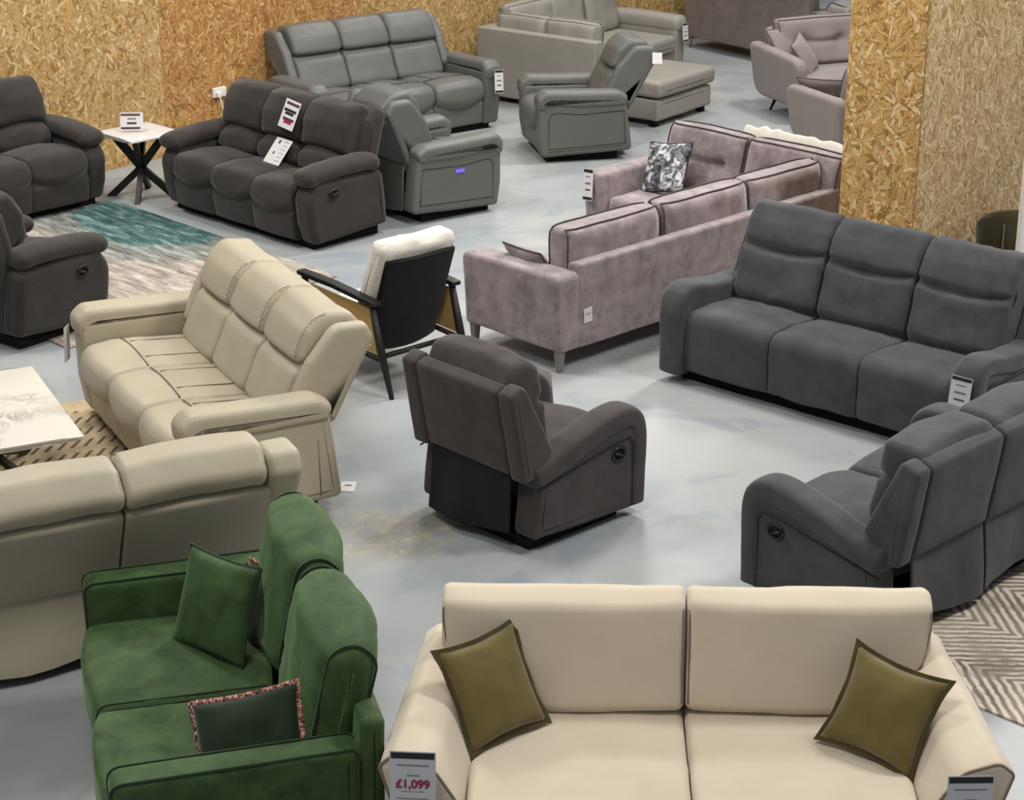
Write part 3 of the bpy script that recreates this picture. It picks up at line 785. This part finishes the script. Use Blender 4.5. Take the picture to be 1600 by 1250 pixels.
t = thing('two_seat_sofa', 'green velvet two-seat sofa facing left with thick leaning back cushions', 'sofa', (-1.15, 6.98), -75.5)
block_sofa(t, 1.78, .98, 2, 'green', 'green_dk', aw=.14, ah=.63, bh=.76, ch=.99, cw=.10, puff=.055, cr=.022); sofa_B = t
pillow('scatter_cushion', 'square green velvet cushion leaning in the far corner of the green sofa', (-1.22, 7.34, .66), (-.62, -.75, .35), (0, .2, 1), .42, .42, .14, 'green', -6, 0, 'green_dk', seed=2)
pillow('scatter_cushion', 'dark green cushion with a pink floral edge beside the near arm of the green sofa', (-.97, 6.43, .54), (-.30, -.80, .55), (0, .2, 1), .45, .40, .15, 'darkgreen', 17, 0, 'floral', seed=6, pr=.014)
pillow('scatter_cushion', 'floral-edged cushion mostly hidden behind the square green cushion', (-1.03, 7.38, .63), (-.85, -.45, .25), (0, .2, 1), .36, .36, .09, 'darkgreen', 4, 0, 'floral', seed=9, pr=.010)

# mauve corner sofa: local +x runs along the near back, +y towards its seats
def corner_piece(t, x0, x1, y0, y1, z0, z1, m, name, r=.03, top=None, sd=0):
    bm = B(); box(bm, ((x0+x1)/2, (y0+y1)/2, (z0+z1)/2), (x1-x0, y1-y0, z1-z0), r, nx=8)
    soften(bm, .005, 5, sd); return obj(name, bm, m, t)
def button_cushion(t, c, ax, wid, m, dk, z0=.46, z1=.93, th=.20, buttons=True, seed=0, lean=.10, tall=0):
    """back cushion centred at c=(x,y); ax = angle of its width direction; its front is on the -n side"""
    bm = B(); n = 22; ca, sa = math.cos(ax), math.sin(ax)
    bx = [(-.22*wid, .62), (.22*wid, .62)] if buttons else []
    def P(u, v, sg):
        x = wid/2*u; h = (z1-z0)*(v+1)/2; t_ = th/2*max(0, (1-abs(u)**7)*(1-abs(v)**7))**.34
        if sg < 0:
            for b0, bh in bx:
                d = math.hypot(x-b0, h-bh*(z1-z0)*.8); t_ -= .075*math.exp(-(d/.05)**2)+.03*math.exp(-(d/.13)**2)
            if bx and abs(x) < .22*wid: t_ -= .035*math.exp(-((h-bx[0][1]*(z1-z0)*.8)/.022)**2)
        q = sg*t_+lean*(h/(z1-z0)) + noise.noise(Vector((x*6+seed, h*6, sg*2)))*.012
        return (c[0]+ca*x-sa*q, c[1]+sa*x+ca*q, z0+h+tall*(1-u*u)*(v > .8))
    for sg in (1, -1):
        g = [[bm.verts.new(P(-1+2*i/n, -1+2*j/n, sg)) for j in range(n+1)] for i in range(n+1)]
        for i in range(n):
            for j in range(n): bm.faces.new((g[i][j], g[i+1][j], g[i+1][j+1], g[i][j+1]))
    bmesh.ops.remove_doubles(bm, verts=bm.verts[:], dist=.012)
    o = obj('back_cushion', bm, m, t)
    for sg in (1, -1):
        bm = B(); pts = []
        e = .955
        for a, b_ in (((-e, -e), (e, -e)), ((e, -e), (e, e)), ((e, e), (-e, e)), ((-e, e), (-e, -e))):
            for q in range(12):
                s = q/12; pts.append(P(a[0]+(b_[0]-a[0])*s, a[1]+(b_[1]-a[1])*s, sg*1.04))
        tube(bm, pts, .006, 6, True); obj('piping', bm, dk, o)
    return o
t = thing('corner_sofa', 'mauve crushed velvet corner sofa with buttoned back cushions, beside the board column', 'sofa', (.31, 11.87), 44)
sofa_G = t; m = 'mauve'; dk = 'mauve_dk'
GX, GY = 3.02, 1.80
def taper_arm(y0, y1, x0, x1, z1, ax, name='arm', sd=0):
    """arm block, flaring outwards slightly towards its top; ax tells the outer side"""
    bm = B(); loft(bm, rpoly([(y0, .14, .03), (y1, .14, .03), (y1, z1, .05), (y0, z1+.01, .05)]), x0, x1, .03, 6,
                   lambda x, y, z, u: (x+(ax[0]*.06*(z-.14) if (x-(x0+x1)/2)*ax[0] > 0 else 0), y+(ax[1]*.10*(z-.14) if (y-(y0+y1)/2)*ax[1] > 0 else 0), z))
    soften(bm, .005, 5, sd); return obj(name, bm, m, t)
corner_piece(t, .14, GX, .04, .88, .15, .30, m, 'base_frame'); corner_piece(t, GX-.88, GX-.04, .80, GY-.12, .15, .30, m, 'base_frame')
bm = B(); loft(bm, rpoly([(0, .14, .02), (.13, .14, .02), (.11, .70, .04), (-.02, .72, .03)]), .16, GX, .02, 10); soften(bm, .005, 5); obj('back_frame', bm, m, t)
bm = B(); box(bm, (GX-.065, GY/2, .43), (.13, GY, .58), .03); soften(bm, .005, 5); obj('back_frame', bm, m, t)
taper_arm(.0, .90, 0, .18, .645, (-1, 0)); 
bm = B(); box(bm, (GX-.47, GY-.09, .39), (.92, .18, .50), .04, lambda x, y, z, u: (x-(.06*(z-.14) if x < GX-.5 else 0), y+.06*(z-.14), z), 8); soften(bm, .005, 5); obj('arm', bm, m, t)
for k, (x0, x1) in enumerate(((.19, 1.13), (1.14, 2.12))):
    pr_ = [(.86+.04, .30, .03), (.86+.05, .46, .05), (.22, .46, .03), (.22, .30, .03)]
    c = cushion_box(t, 'seat_cushion', x0, x1, pr_, m, .03, .015, k); edge_piping(c, x0, x1, pr_, dk)
c = corner_piece(t, GX-.90, GX-.16, .12, GY-.19, .30, .47, m, 'seat_cushion', .05, sd=4)
c = button_cushion(t, (.62, .20), math.pi, .90, m, dk, .46, .90, .25, False, 1, -.02)
c = button_cushion(t, (1.53, .20), math.pi, .90, m, dk, .46, .90, .25, False, 2, -.02)
c = button_cushion(t, (2.38, .20), math.pi, .84, m, dk, .46, .90, .25, False, 5, -.02)
c = button_cushion(t, (GX-.24, .42), -math.pi/2, .88, m, dk, .46, .93, .20, True, 3, .12, .01)
c = button_cushion(t, (GX-.24, 1.24), -math.pi/2, .78, m, dk, .46, .93, .20, True, 4, .12, .01)
for lx, ly in ((.04, .05), (.04, .84), (GX-.06, .06), (GX-.06, GY-.06), (GX-.86, GY-.08), (1.6, .06)):
    bm = B()
    loft(bm, rpoly([(lx-.028, ly-.028), (lx+.028, ly-.028), (lx+.028, ly+.028), (lx-.028, ly+.028)], .004, .1), 0, .15, .003, 3,
         lambda x, y, z, u: (lx+(x-lx)*(.62+z*2.6), ly+(y-ly)*(.62+z*2.6), z), 'z')
    obj('leg', bm, 'greywood', t)
pillow('scatter_cushion', 'black and silver crushed velvet cushion on the mauve corner sofa', (1.17, 14.63, .66), (-.62, -.62, .45), (0, .3, 1), .40, .40, .13, 'blotch', -3, 0, 'ink', seed=3)
pillow('scatter_cushion', 'mauve velvet cushion just showing behind the near arm of the corner sofa', (.14, 12.36, .58), (.55, .50, .55), (0, .2, 1), .36, .36, .12, 'mauve', 12, 0, 'mauve_dk', seed=5)

# warm grey corner sofa with chaise at the back wall
t = thing('corner_sofa', 'warm grey leather corner sofa with a chaise end, along the board wall', 'sofa', (-.36, 20.06), -37)
sofa_O = t; m = 'ogrey'; dk = 'ogrey_dk'
corner_piece(t, 0, 1.46, 0, .14, .06, .74, m, 'back_frame', .015); corner_piece(t, 0, .14, .12, 2.26, .06, .74, m, 'back_frame', .015)
corner_piece(t, .10, 1.46, .10, .92, .06, .28, m, 'base_frame'); corner_piece(t,   .10, 1.02, .90, 2.14, .06, .28, m, 'base_frame')
corner_piece(t, 1.47, 2.20, 0, .98, .06, .27, m, 'chaise_base', .03)
corner_piece(t, 1.465, 2.23, -.02, 1.01, .285, .45, m, 'chaise_cushion', .05, sd=2)
corner_piece(t, .86, 1.46, .20, .96, .28, .45, m, 'seat_cushion', .05, sd=3); corner_piece(t, .20, 1.08, .98, 2.09, .28, .46, m, 'seat_cushion', .05, sd=5); corner_piece(t, .20, .85, .20, .97, .28, .45, m, 'seat_cushion', .05, sd=5)
bm = B(); pad(bm, [(.06, 2.20, .56), (.5, 2.20, .575), (1.09, 2.20, .565)], .11, .09, (0, 1, 0), power=3); soften(bm, .004); a = obj('arm_pad', bm, m, None)
arm = corner_piece(t,   .02, 1.05, 2.11, 2.29, .06, .54, m, 'arm'); a.parent = arm
for k, (cx, cy, an, wd) in enumerate(((.42, .25, math.pi, .62), (1.02, .25, math.pi, .62), (.26, .60, -math.pi/2, .74+0), (.26, 1.18, -math.pi/2, .60), (.26, 1.80, -math.pi/2, .60))):
    fl_ = an > 0
    c = button_cushion(t, (cx, cy), an if fl_ else math.pi/2, wd, m, 'ogrey', .45, .87 if fl_ else .94, .24, False, k+11, -.04 if fl_ else .10, .01)
for lx, ly in ((.06, .06), (2.12, .06), (2.12, .90), (.06, 2.20), (.98, 2.20)):
    bm = B(); box(bm, (lx, ly, .03), (.07, .07, .06), .005); obj('leg', bm, 'plinth', t)

# pinkish grey shell-armed sofas beyond the column
def shell_sofa(t, W, m, dk, n=2):
    f, b = -.44, .44
    bm = B(); box(bm, (0, 0, .25), (W-.2, .80, .16), .05); obj('base_frame', bm, m, t)
    for s in (-1, 1):
        lo, hi = sorted((s*W/2, s*(W/2-.13)))
        bm = B(); loft(bm, rpoly([(f+.06, .15, .16), (b+.04, .15, .16), (b+.10, .68, .08), (f-.02, .64, .12)]), lo, hi, .05, 5,
                       lambda x, y, z, u: (x+s*.12*(z-.15), y, z)); soften(bm, .004)
        obj('arm', bm, m, t)
    bm = B(); loft(bm, rpoly([(b-.16, .18, .05), (b-.03, .18, .05), (b+.08, .80, .05), (b-.04, .82, .05)]), -W/2+.10, W/2-.10, .05, 8); obj('back_frame', bm, m, t)
    iw = W-.24; sw = iw/n
    for k in range(n):
        x0 = -iw/2+k*sw; pr_ = [(f-.02, .30, .03), (f-.02, .45, .05), (b-.22, .44, .03), (b-.22, .30, .03)]
        c = cushion_box(t, 'seat_cushion', x0+.003, x0+sw-.003, pr_, m, .03, .012, k); edge_piping(c, x0, x0+sw, pr_, dk)
        button_cushion(t, (x0+sw/2, b-.20), 0, sw-.01, m, dk, .45, .90, .19, True, k+21, .12, .01)
    for sx in (-1, 1):
        for sy in (-1, 1):
            bm = B(); tube(bm, [(sx*(W/2-.18), sy*.28, .20), (sx*(W/2-.12), sy*.34, 0)], [.022, .012], 10); obj('leg', bm, 'black_wood', t)
t = thing('two_seat_sofa', 'pinkish grey shell-armed sofa with buttoned back, facing us left of the column top', 'sofa', (3.62, 19.62), 22)
shell_sofa(t, 2.2, 'pink_grey', 'pink_dk', 2); sofa_P = t
t = thing('two_seat_sofa', 'pinkish grey shell-armed sofa turned away from us, half hidden by the column', 'sofa', (3.42, 17.68), 200)
shell_sofa(t, 1.6, 'pink_grey', 'pink_dk', 2); sofa_Q = t
pillow('scatter_cushion', 'pinkish grey cushion leaning on the left arm of the far shell-armed sofa', (2.72, 19.52, .64), (.55, -.55, .5), (0, .2, 1), .42, .42, .12, 'pink_grey', 10, 0, 'pink_dk', seed=1)
pillow('scatter_cushion', 'pinkish grey cushion in front of another on the far shell-armed sofa', (2.86, 19.30, .60), (.75, -.35, .5), (0, .2, 1), .38, .38, .12, 'pink_grey', 24, 0, 'pink_dk', seed=2)
pillow('scatter_cushion', 'pinkish grey cushion on the shell-armed sofa turned away from us', (2.83, 17.72, .58), (.25, .60, .65), (0, .2, 1), .46, .40, .12, 'pink_grey', 6, 0, 'pink_dk', seed=3)

t = thing('three_seat_sofa', 'brown crushed velvet sofa seen from behind at the top of the picture', 'sofa', (2.92, 22.36), 128)
block_sofa(t, 1.95, .88, 2, 'rbrown', 'taupe_dk', aw=.16, ah=.62, bh=.86, ch=.92, legs='metal', z0=.13, puff=.02, leg_r=.015)
t = thing('two_seat_sofa', 'grey sofa almost hidden behind the pinkish grey sofa, beside the column top', 'sofa', (4.20, 21.60), 40)
block_sofa(t, 1.85, .80, 2, 'ogrey', 'ogrey_dk', aw=.16, ah=.60, bh=.66, ch=.76, puff=.02)

# ------------------------------------------------------------------ black framed armchair with white cushions
t = thing('lounge_chair', 'black wooden lounge chair with white cushions and rattan sides, seen from behind', 'armchair', (-.88, 12.08), 222)
for s in (-1, 1):
    x = s*.32
    bm = B(); loft(bm, rpoly([(-.35, .605, .01), (-.35, .635, .01), (.02, .63), (.44, .60, .01), (.44, .57, .01), (.0, .60)]), x-.035, x+.035, .008, 3); arm = obj('armrest', bm, 'black_wood', t)
    bm = B(); tube(bm, [(x, -.30, .60), (x, -.34, 0)], [.024, .016], 10); obj('leg', bm, 'black_wood', t)
    bm = B(); tube(bm, [(x, .38, .60), (x, .46, .30), (x, .56, 0)], [.022, .028, .016], 10); obj('leg', bm, 'black_wood', t)
    bm = B(); tube(bm, [(x, -.33, .27), (x, .46, .23)], .018, 8); obj('side_rail', bm, 'black_wood', t)
    bm = B(); loft(bm, rpoly([(-.30, .29), (-.29, .565), (.37, .545), (.44, .26)], .01), x-.006, x+.006, .002, 2); obj('rattan_panel', bm, 'rattan', t)
for y, z in ((-.32, .28), (.44, .24)):
    bm = B(); tube(bm, [(-.32, y, z), (.32, y, z)], .018, 8); obj('cross_rail', bm, 'black_wood', t)
bm = B(); loft(bm, rpoly([(.27, .24, .01), (.31, .24, .01), (.53, .85, .012), (.49, .86, .012)]), -.27, .27, .012, 8, lambda x, y, z, u: (x, y-.035*u*u, z-.03*(1-u*u)*(z < .4))); obj('back_board', bm, 'black_board', t)
bm = B(); box(bm, (0, -.06, .36), (.56, .56, .12), .045, nx=10); soften(bm, .008, 9); obj('seat_cushion', bm, 'boucle', t)
bm = B(); loft(bm, rpoly([(.10, .40, .06), (.28, .38, .05), (.50, .90, .05), (.46, .97, .07), (.34, .965, .07)]), -.29, .29, .06, 12); soften(bm, .014, 9, 4); obj('back_cushion', bm, 'boucle', t)

# olive tub chair by the column, and the white post at the right edge
t = thing('tub_chair', 'dark olive tub chair partly showing behind the charcoal sofa at the right edge', 'armchair', (3.50, 12.90), 175)
bm = B(); n = 40; rings = []
for i in range(n+1):
    a = R(-120+240*i/n)+math.pi/2
    k = 1-abs(i/n*2-1)**2.2*.55
    top = .44+.44*k
    sec = [(.27, .30), (.27, top-.02), (.30, top+.01), (.34, top), (.36, top-.04), (.34, .22), (.30, .20)]
    rings.append([bm.verts.new((math.cos(a)*r_, math.sin(a)*r_, z_)) for r_, z_ in sec])
for A_, B_ in zip(rings, rings[1:]):
    for i in range(7): bm.faces.new((A_[i], A_[(i+1) % 7], B_[(i+1) % 7], B_[i]))
bm.faces.new(rings[0]); bm.faces.new(rings[-1]); M['olive_d'] = cloth_mat('dark_olive_velvet', '38331c', .15)
obj('back_shell', bm, 'olive_d', t)
bm = B(); loft(bm, [Vector((math.cos(2*math.pi*k/36)*.30, math.sin(2*math.pi*k/36)*.30)) for k in range(36)], .24, .44, .04, 3, None, 'z'); obj('seat_cushion', bm, 'olive_d', t)
seam_obj('back_seam', [[(math.cos(R(90+d))*.365, math.sin(R(90+d))*.365, z_) for z_ in (.78, .6, .4, .25)] for d in (-38, 0, 38)], 'olive', t, .005)
for a in (45, 135, 225, 315):
    bm = B(); tube(bm, [(math.cos(R(a))*.2, math.sin(R(a))*.2, .25), (math.cos(R(a))*.28, math.sin(R(a))*.28, 0)], [.02, .012], 8); obj('leg', bm, 'black_wood', t)
bm = B(); box(bm, (3.285, 12.20, .72), (.10, .10, 1.44), .004); o = obj('trim_1', bm, 'plastic_w', sharp=30); o['kind'] = 'structure'
# crumpled cream sheet draped over the rear of the mauve sofa
bm = B(); n1, n2 = 44, 14; g = []
for i in range(n1+1):
    row = []
    for j in range(n2+1):
        s = i/n1; q = j/n2
        lx = GX-.10+.17*q; ly = 1.02-1.02*s
        wv = noise.noise(Vector((s*6, q*2, 1)))*.5+noise.noise(Vector((s*15, q*3, 5)))*.4
        z = .83+.15*math.sin(min(1, q*1.5)*math.pi/2)+(.03+.04*max(0, .6-s))*wv-(.5*max(0, q-.6)**1.2)
        row.append(bm.verts.new((lx+.02*wv, ly, z)))
    g.append(row)
for i in range(n1):
    for j in range(n2): bm.faces.new((g[i][j], g[i+1][j], g[i+1][j+1], g[i][j+1]))
M['sheet'] = cloth_mat('cream_throw', 'c4bfb4', .05)
o = obj('throw_blanket', bm, 'sheet'); md = o.modifiers.new('thick', 'SOLIDIFY'); md.thickness = .008
o.location = sofa_G.location; o.rotation_euler = sofa_G.rotation_euler; tag(o, 'crumpled cream throw behind the far back of the mauve corner sofa', 'throw')

# ------------------------------------------------------------------ tables
def x_table(name, label, loc, yaw, sx, sy, h, top, th=.022):
    t = thing(name, label, 'table', loc, yaw)
    bm = B(); box(bm, (0, 0, h-th/2), (sx, sy, th), .006); obj('table_top', bm, top, t, sharp=40)
    bm = B(); box(bm, (0, 0, h-th-.012), (sx*.6, sy*.6, .022), .004); obj('frame', bm, 'black_wood', t, sharp=40)
    for s1, s2 in ((-1, -1), (1, -1), (1, 1), (-1, 1)):
        bm = B(); hh = h-th-.02
        p = [Vector((-s1*sx*.27, -s2*sy*.27, hh)), Vector((s1*sx*.015, s2*sy*.015, hh*.46)), Vector((s1*sx*.36, s2*sy*.36, .0))]
        d = Vector((s1*sx, s2*sy, 0)).normalized(); nn = Vector((-d.y, d.x, 0))
        sec = []
        for q in p:
            sec.append([bm.verts.new(q+d*a_+nn*b_) for a_, b_ in ((-.042, -.02), (.042, -.02), (.042, .02), (-.042, .02))])
        for A_, B_ in zip(sec, sec[1:]):
            for i in range(4): bm.faces.new((A_[i], A_[(i+1) % 4], B_[(i+1) % 4], B_[i]))
        bm.faces.new(sec[0]); bm.faces.new(sec[-1]); obj('leg', bm, 'black_wood', t, sharp=30)
    return t
x_table('side_table', 'white topped side table with crossed black legs between the dark brown sofas', (-3.12, 16.28), 45, .52, .52, .55, 'white_top')
x_table('coffee_table', 'marble-topped coffee table with black legs, cut off by the left edge', (-2.86, 10.08, .012), -64.4, 1.2, .76, .45, 'marble')

# ------------------------------------------------------------------ price cards and leaflets
def text_mesh(s, size, m, parent, x, y, z=.0012, name='lettering'):
    cu = bpy.data.curves.new(name, 'FONT'); cu.body = s; cu.size = size; cu.align_x = 'CENTER'; cu.align_y = 'CENTER'; cu.offset = size*.04
    tmp = bpy.data.objects.new(name, cu); COL.objects.link(tmp)
    bpy.context.view_layer.update(); dg = bpy.context.evaluated_depsgraph_get()
    me = bpy.data.meshes.new_from_object(tmp.evaluated_get(dg)); bpy.data.objects.remove(tmp)
    me.materials.clear(); me.materials.append(M[m]); o = bpy.data.objects.new(name, me); COL.objects.link(o)
    o.parent = parent; o.location = (x, y, z); return o
def bar(parent, name, x, y, w_, h_, m, z=.001):
    bm = B(); vs = [bm.verts.new((x+a*w_/2, y+b_*h_/2, z)) for a, b_ in ((-1, -1), (1, -1), (1, 1), (-1, 1))]; bm.faces.new(vs)
    return obj(name, bm, m, parent)
def card(name, label, loc, normal, up, w_, h_, m='paper', roll=0, cat='price tag', kind='tag', price=None, group=None):
    bm = B(); nn = 6; g = []
    for sz in (.0, -.0015):
        vs = [bm.verts.new((a*w_/2, b_*h_/2, sz)) for a, b_ in ((-1, -1), (1, -1), (1, 1), (-1, 1))]; g.append(vs)
    bm.faces.new(g[0]); bm.faces.new(g[1])
    for i in range(4): bm.faces.new((g[0][i], g[0][(i+1) % 4], g[1][(i+1) % 4], g[1][i]))
    o = obj(name, bm, m); 
    for p in o.data.polygons: p.use_smooth = False
    o.matrix_world = basis(loc, normal, up, roll); tag(o, label, cat, group)
    if kind == 'tag':
        bar(o, 'header_bar', 0, h_*.43, w_*.94, h_*.10, 'ink'); bar(o, 'footer_bar', 0, -h_*.43, w_*.94, h_*.09, 'ink')
        if price:
            text_mesh(price, w_*.27, 'ink_pink', o, 0, -h_*.05)
            bar(o, 'printed_line', 0, h_*.27, w_*.7, h_*.018, 'ink_soft'); bar(o, 'printed_line', 0, h_*.10, w_*.28, h_*.016, 'ink_soft')
            bar(o, 'printed_line', 0, -h_*.17, w_*.5, h_*.008, 'ink_pink'); bar(o, 'printed_line', 0, -h_*.29, w_*.7, h_*.012, 'ink_soft')
            text_mesh('SOFA', h_*.06, 'ink_soft', o, -w_*.28, h_*.43, .0016) if False else None
        else:
            bar(o, 'printed_line', 0, h_*.25, w_*.5, h_*.03, 'ink_soft'); bar(o, 'printed_line', 0, h_*.04, w_*.55, h_*.06, 'ink_soft'); bar(o, 'printed_line', 0, -h_*.16, w_*.5, h_*.05, 'ink_plum')
    return o
UP = (0, 0, 1)
def dirn(t, v): return t.rotation_euler.to_matrix() @ Vector(v)
def sofa_card(t, p, nrm, label, w_, h_, **k):
    return card('price_tag', label, at(t, p), dirn(t, nrm), UP, w_, h_, **k)
sofa_card(sofa_A, (-1.0, -.60, .61), (-.05, -1, .10), 'white price card reading £1,099 on the left arm front of the cream sofa', .165, .23, price='£1,099', m='paper_g')
sofa_card(sofa_A, (.965, -.60, .545), (.05, -1, .10), 'white price card on the right arm front of the cream sofa, cut off below', .165, .23, m='paper_g', price='£1,099')
sofa_card(sofa_L, (.97, -.50, .47), (.12, -1, .15), 'white price tag with black bars on the right arm of the grey leather sofa', .11, .22, roll=-6)
sofa_card(sofa_G, (2.045, 1.74, .55), (-1, 0, .12), 'white price tag with black bars on the far arm of the mauve corner sofa', .10, .24, roll=4)
sofa_card(sofa_O, (1.11, 2.20, .48), (1, -.1, .1), 'white price tag with black bars on the arm of the warm grey corner sofa', .09, .20)
sofa_card(sofa_E, (1.035, -.53, .46), (0, -1, .15), 'white price card on the right arm of the charcoal three-seat sofa', .13, .20, m='paper_g')
sofa_card(sofa_C1, (-.955, -.50, .48), (-.55, -.83, .05), 'price tag seen edge-on at the left arm of the beige sofa facing left', .10, .22)
sofa_card(chair_D, (.36, -.52, .50), (0, -1, .1), 'card hanging edge-on from the front of the taupe armchair arm', .10, .20, kind='')
o = card('swing_tag', 'small white tag hanging from the back corner of the beige sofa facing left', (-.80, 9.99, .90), (.15, -.92, .35), UP, .085, .085, roll=8, kind='', cat='tag')
bar(o, 'printed_line', 0, .008, .05, .03, 'paper_g')
o = card('swing_tag', 'small white tag on the back of the lone grey leather armchair', at(chair_N, (.38, .66, .90)), (.2, -.9, .3), UP, .09, .10, roll=-4, kind='', cat='tag')
o = card('care_label', 'small white label on the rear of the mauve corner sofa', at(sofa_G, (.23, -.016, .36)), dirn(sofa_G, (0, -1, 0)), UP, .075, .10, roll=3, kind='', cat='label')
bar(o, 'printed_line', 0, .0, .04, .004, 'ink_soft'); bar(o, 'printed_line', 0, .012, .04, .004, 'ink_soft')
o = card('floor_label', 'small white printed label lying on the floor beside the beige sofa', (-.91, 10.09, .003), (0, 0, 1), (.05, 1, 0), .085, .14, kind='', cat='label')
bar(o, 'printed_line', 0, .015, .04, .012, 'ink')
# leaflets on the brown sofa
lf = card('leaflet', 'printed leaflet on the back of the brown sofa, the upper of two', at(sofa_I, (.17, .03, .885)), dirn(sofa_I, (.05, -1, .40)), UP, .18, .23, roll=-8, kind='', cat='leaflet')
for y_, w_, c_ in ((.085, .15, 'ink_plum'), (.03, .14, 'ink'), (.005, .10, 'ink'), (-.04, .13, 'ink_plum'), (-.06, .09, 'ink_pink')): bar(lf, 'printed_block', .005 if c_ != 'ink' else -.004, y_, w_, .022 if c_ != 'ink_pink' else .03, c_)
lf = card('leaflet', 'mostly white leaflet on the brown sofa, the lower of two', at(sofa_I, (.13, -.07, .60)), dirn(sofa_I, (.05, -.85, .75)), UP, .19, .23, roll=-4, kind='', cat='leaflet')
for x_, y_, w_, h_ in ((-.035, .08, .02, .03), (-.035, -.02, .015, .025)): bar(lf, 'printed_block', x_, y_, w_, h_, 'ink')
for k in range(6): bar(lf, 'printed_line', .045, .09-k*.034, .06, .004, 'ink_soft')
# sign on the side table
sg = card('table_sign', 'small price sign with two dark bars standing on the white side table', (-3.17, 16.26, .64), (.05, -.96, .28), UP, .19, .15, kind='', cat='sign')
bar(sg, 'header_bar', -.01, .055, .16, .018, 'ink_plum'); bar(sg, 'footer_bar', -.01, -.055, .16, .018, 'ink_plum')
bar(sg, 'printed_line', 0, .022, .07, .012, 'ink_soft'); bar(sg, 'printed_line', 0, -.015, .08, .018, 'ink_plum')
# wall socket with plug and cable
sp = wp+WD*.62
t = thing('wall_socket', 'white wall socket with a plug and white cable left of the brown sofa back', 'socket', (sp.x, sp.y, .50), 47.5)
bm = B(); box(bm, (0, -.018, 0), (.15, .03, .09), .006); obj('socket_plate', bm, 'plastic_w', t)
bm = B(); box(bm, (-.03, -.05, -.015), (.05, .04, .05), .008); pl = obj('plug', bm, 'plastic_w', t)
bm = B(); tube(bm, smooth_path([(-.03, -.065, -.04), (-.02, -.08, -.12), (.02, -.07, -.24), (.03, -.06, -.36), (.02, -.05, -.495)], 6), .006, 8); obj('cable', bm, 'plastic_w', pl)
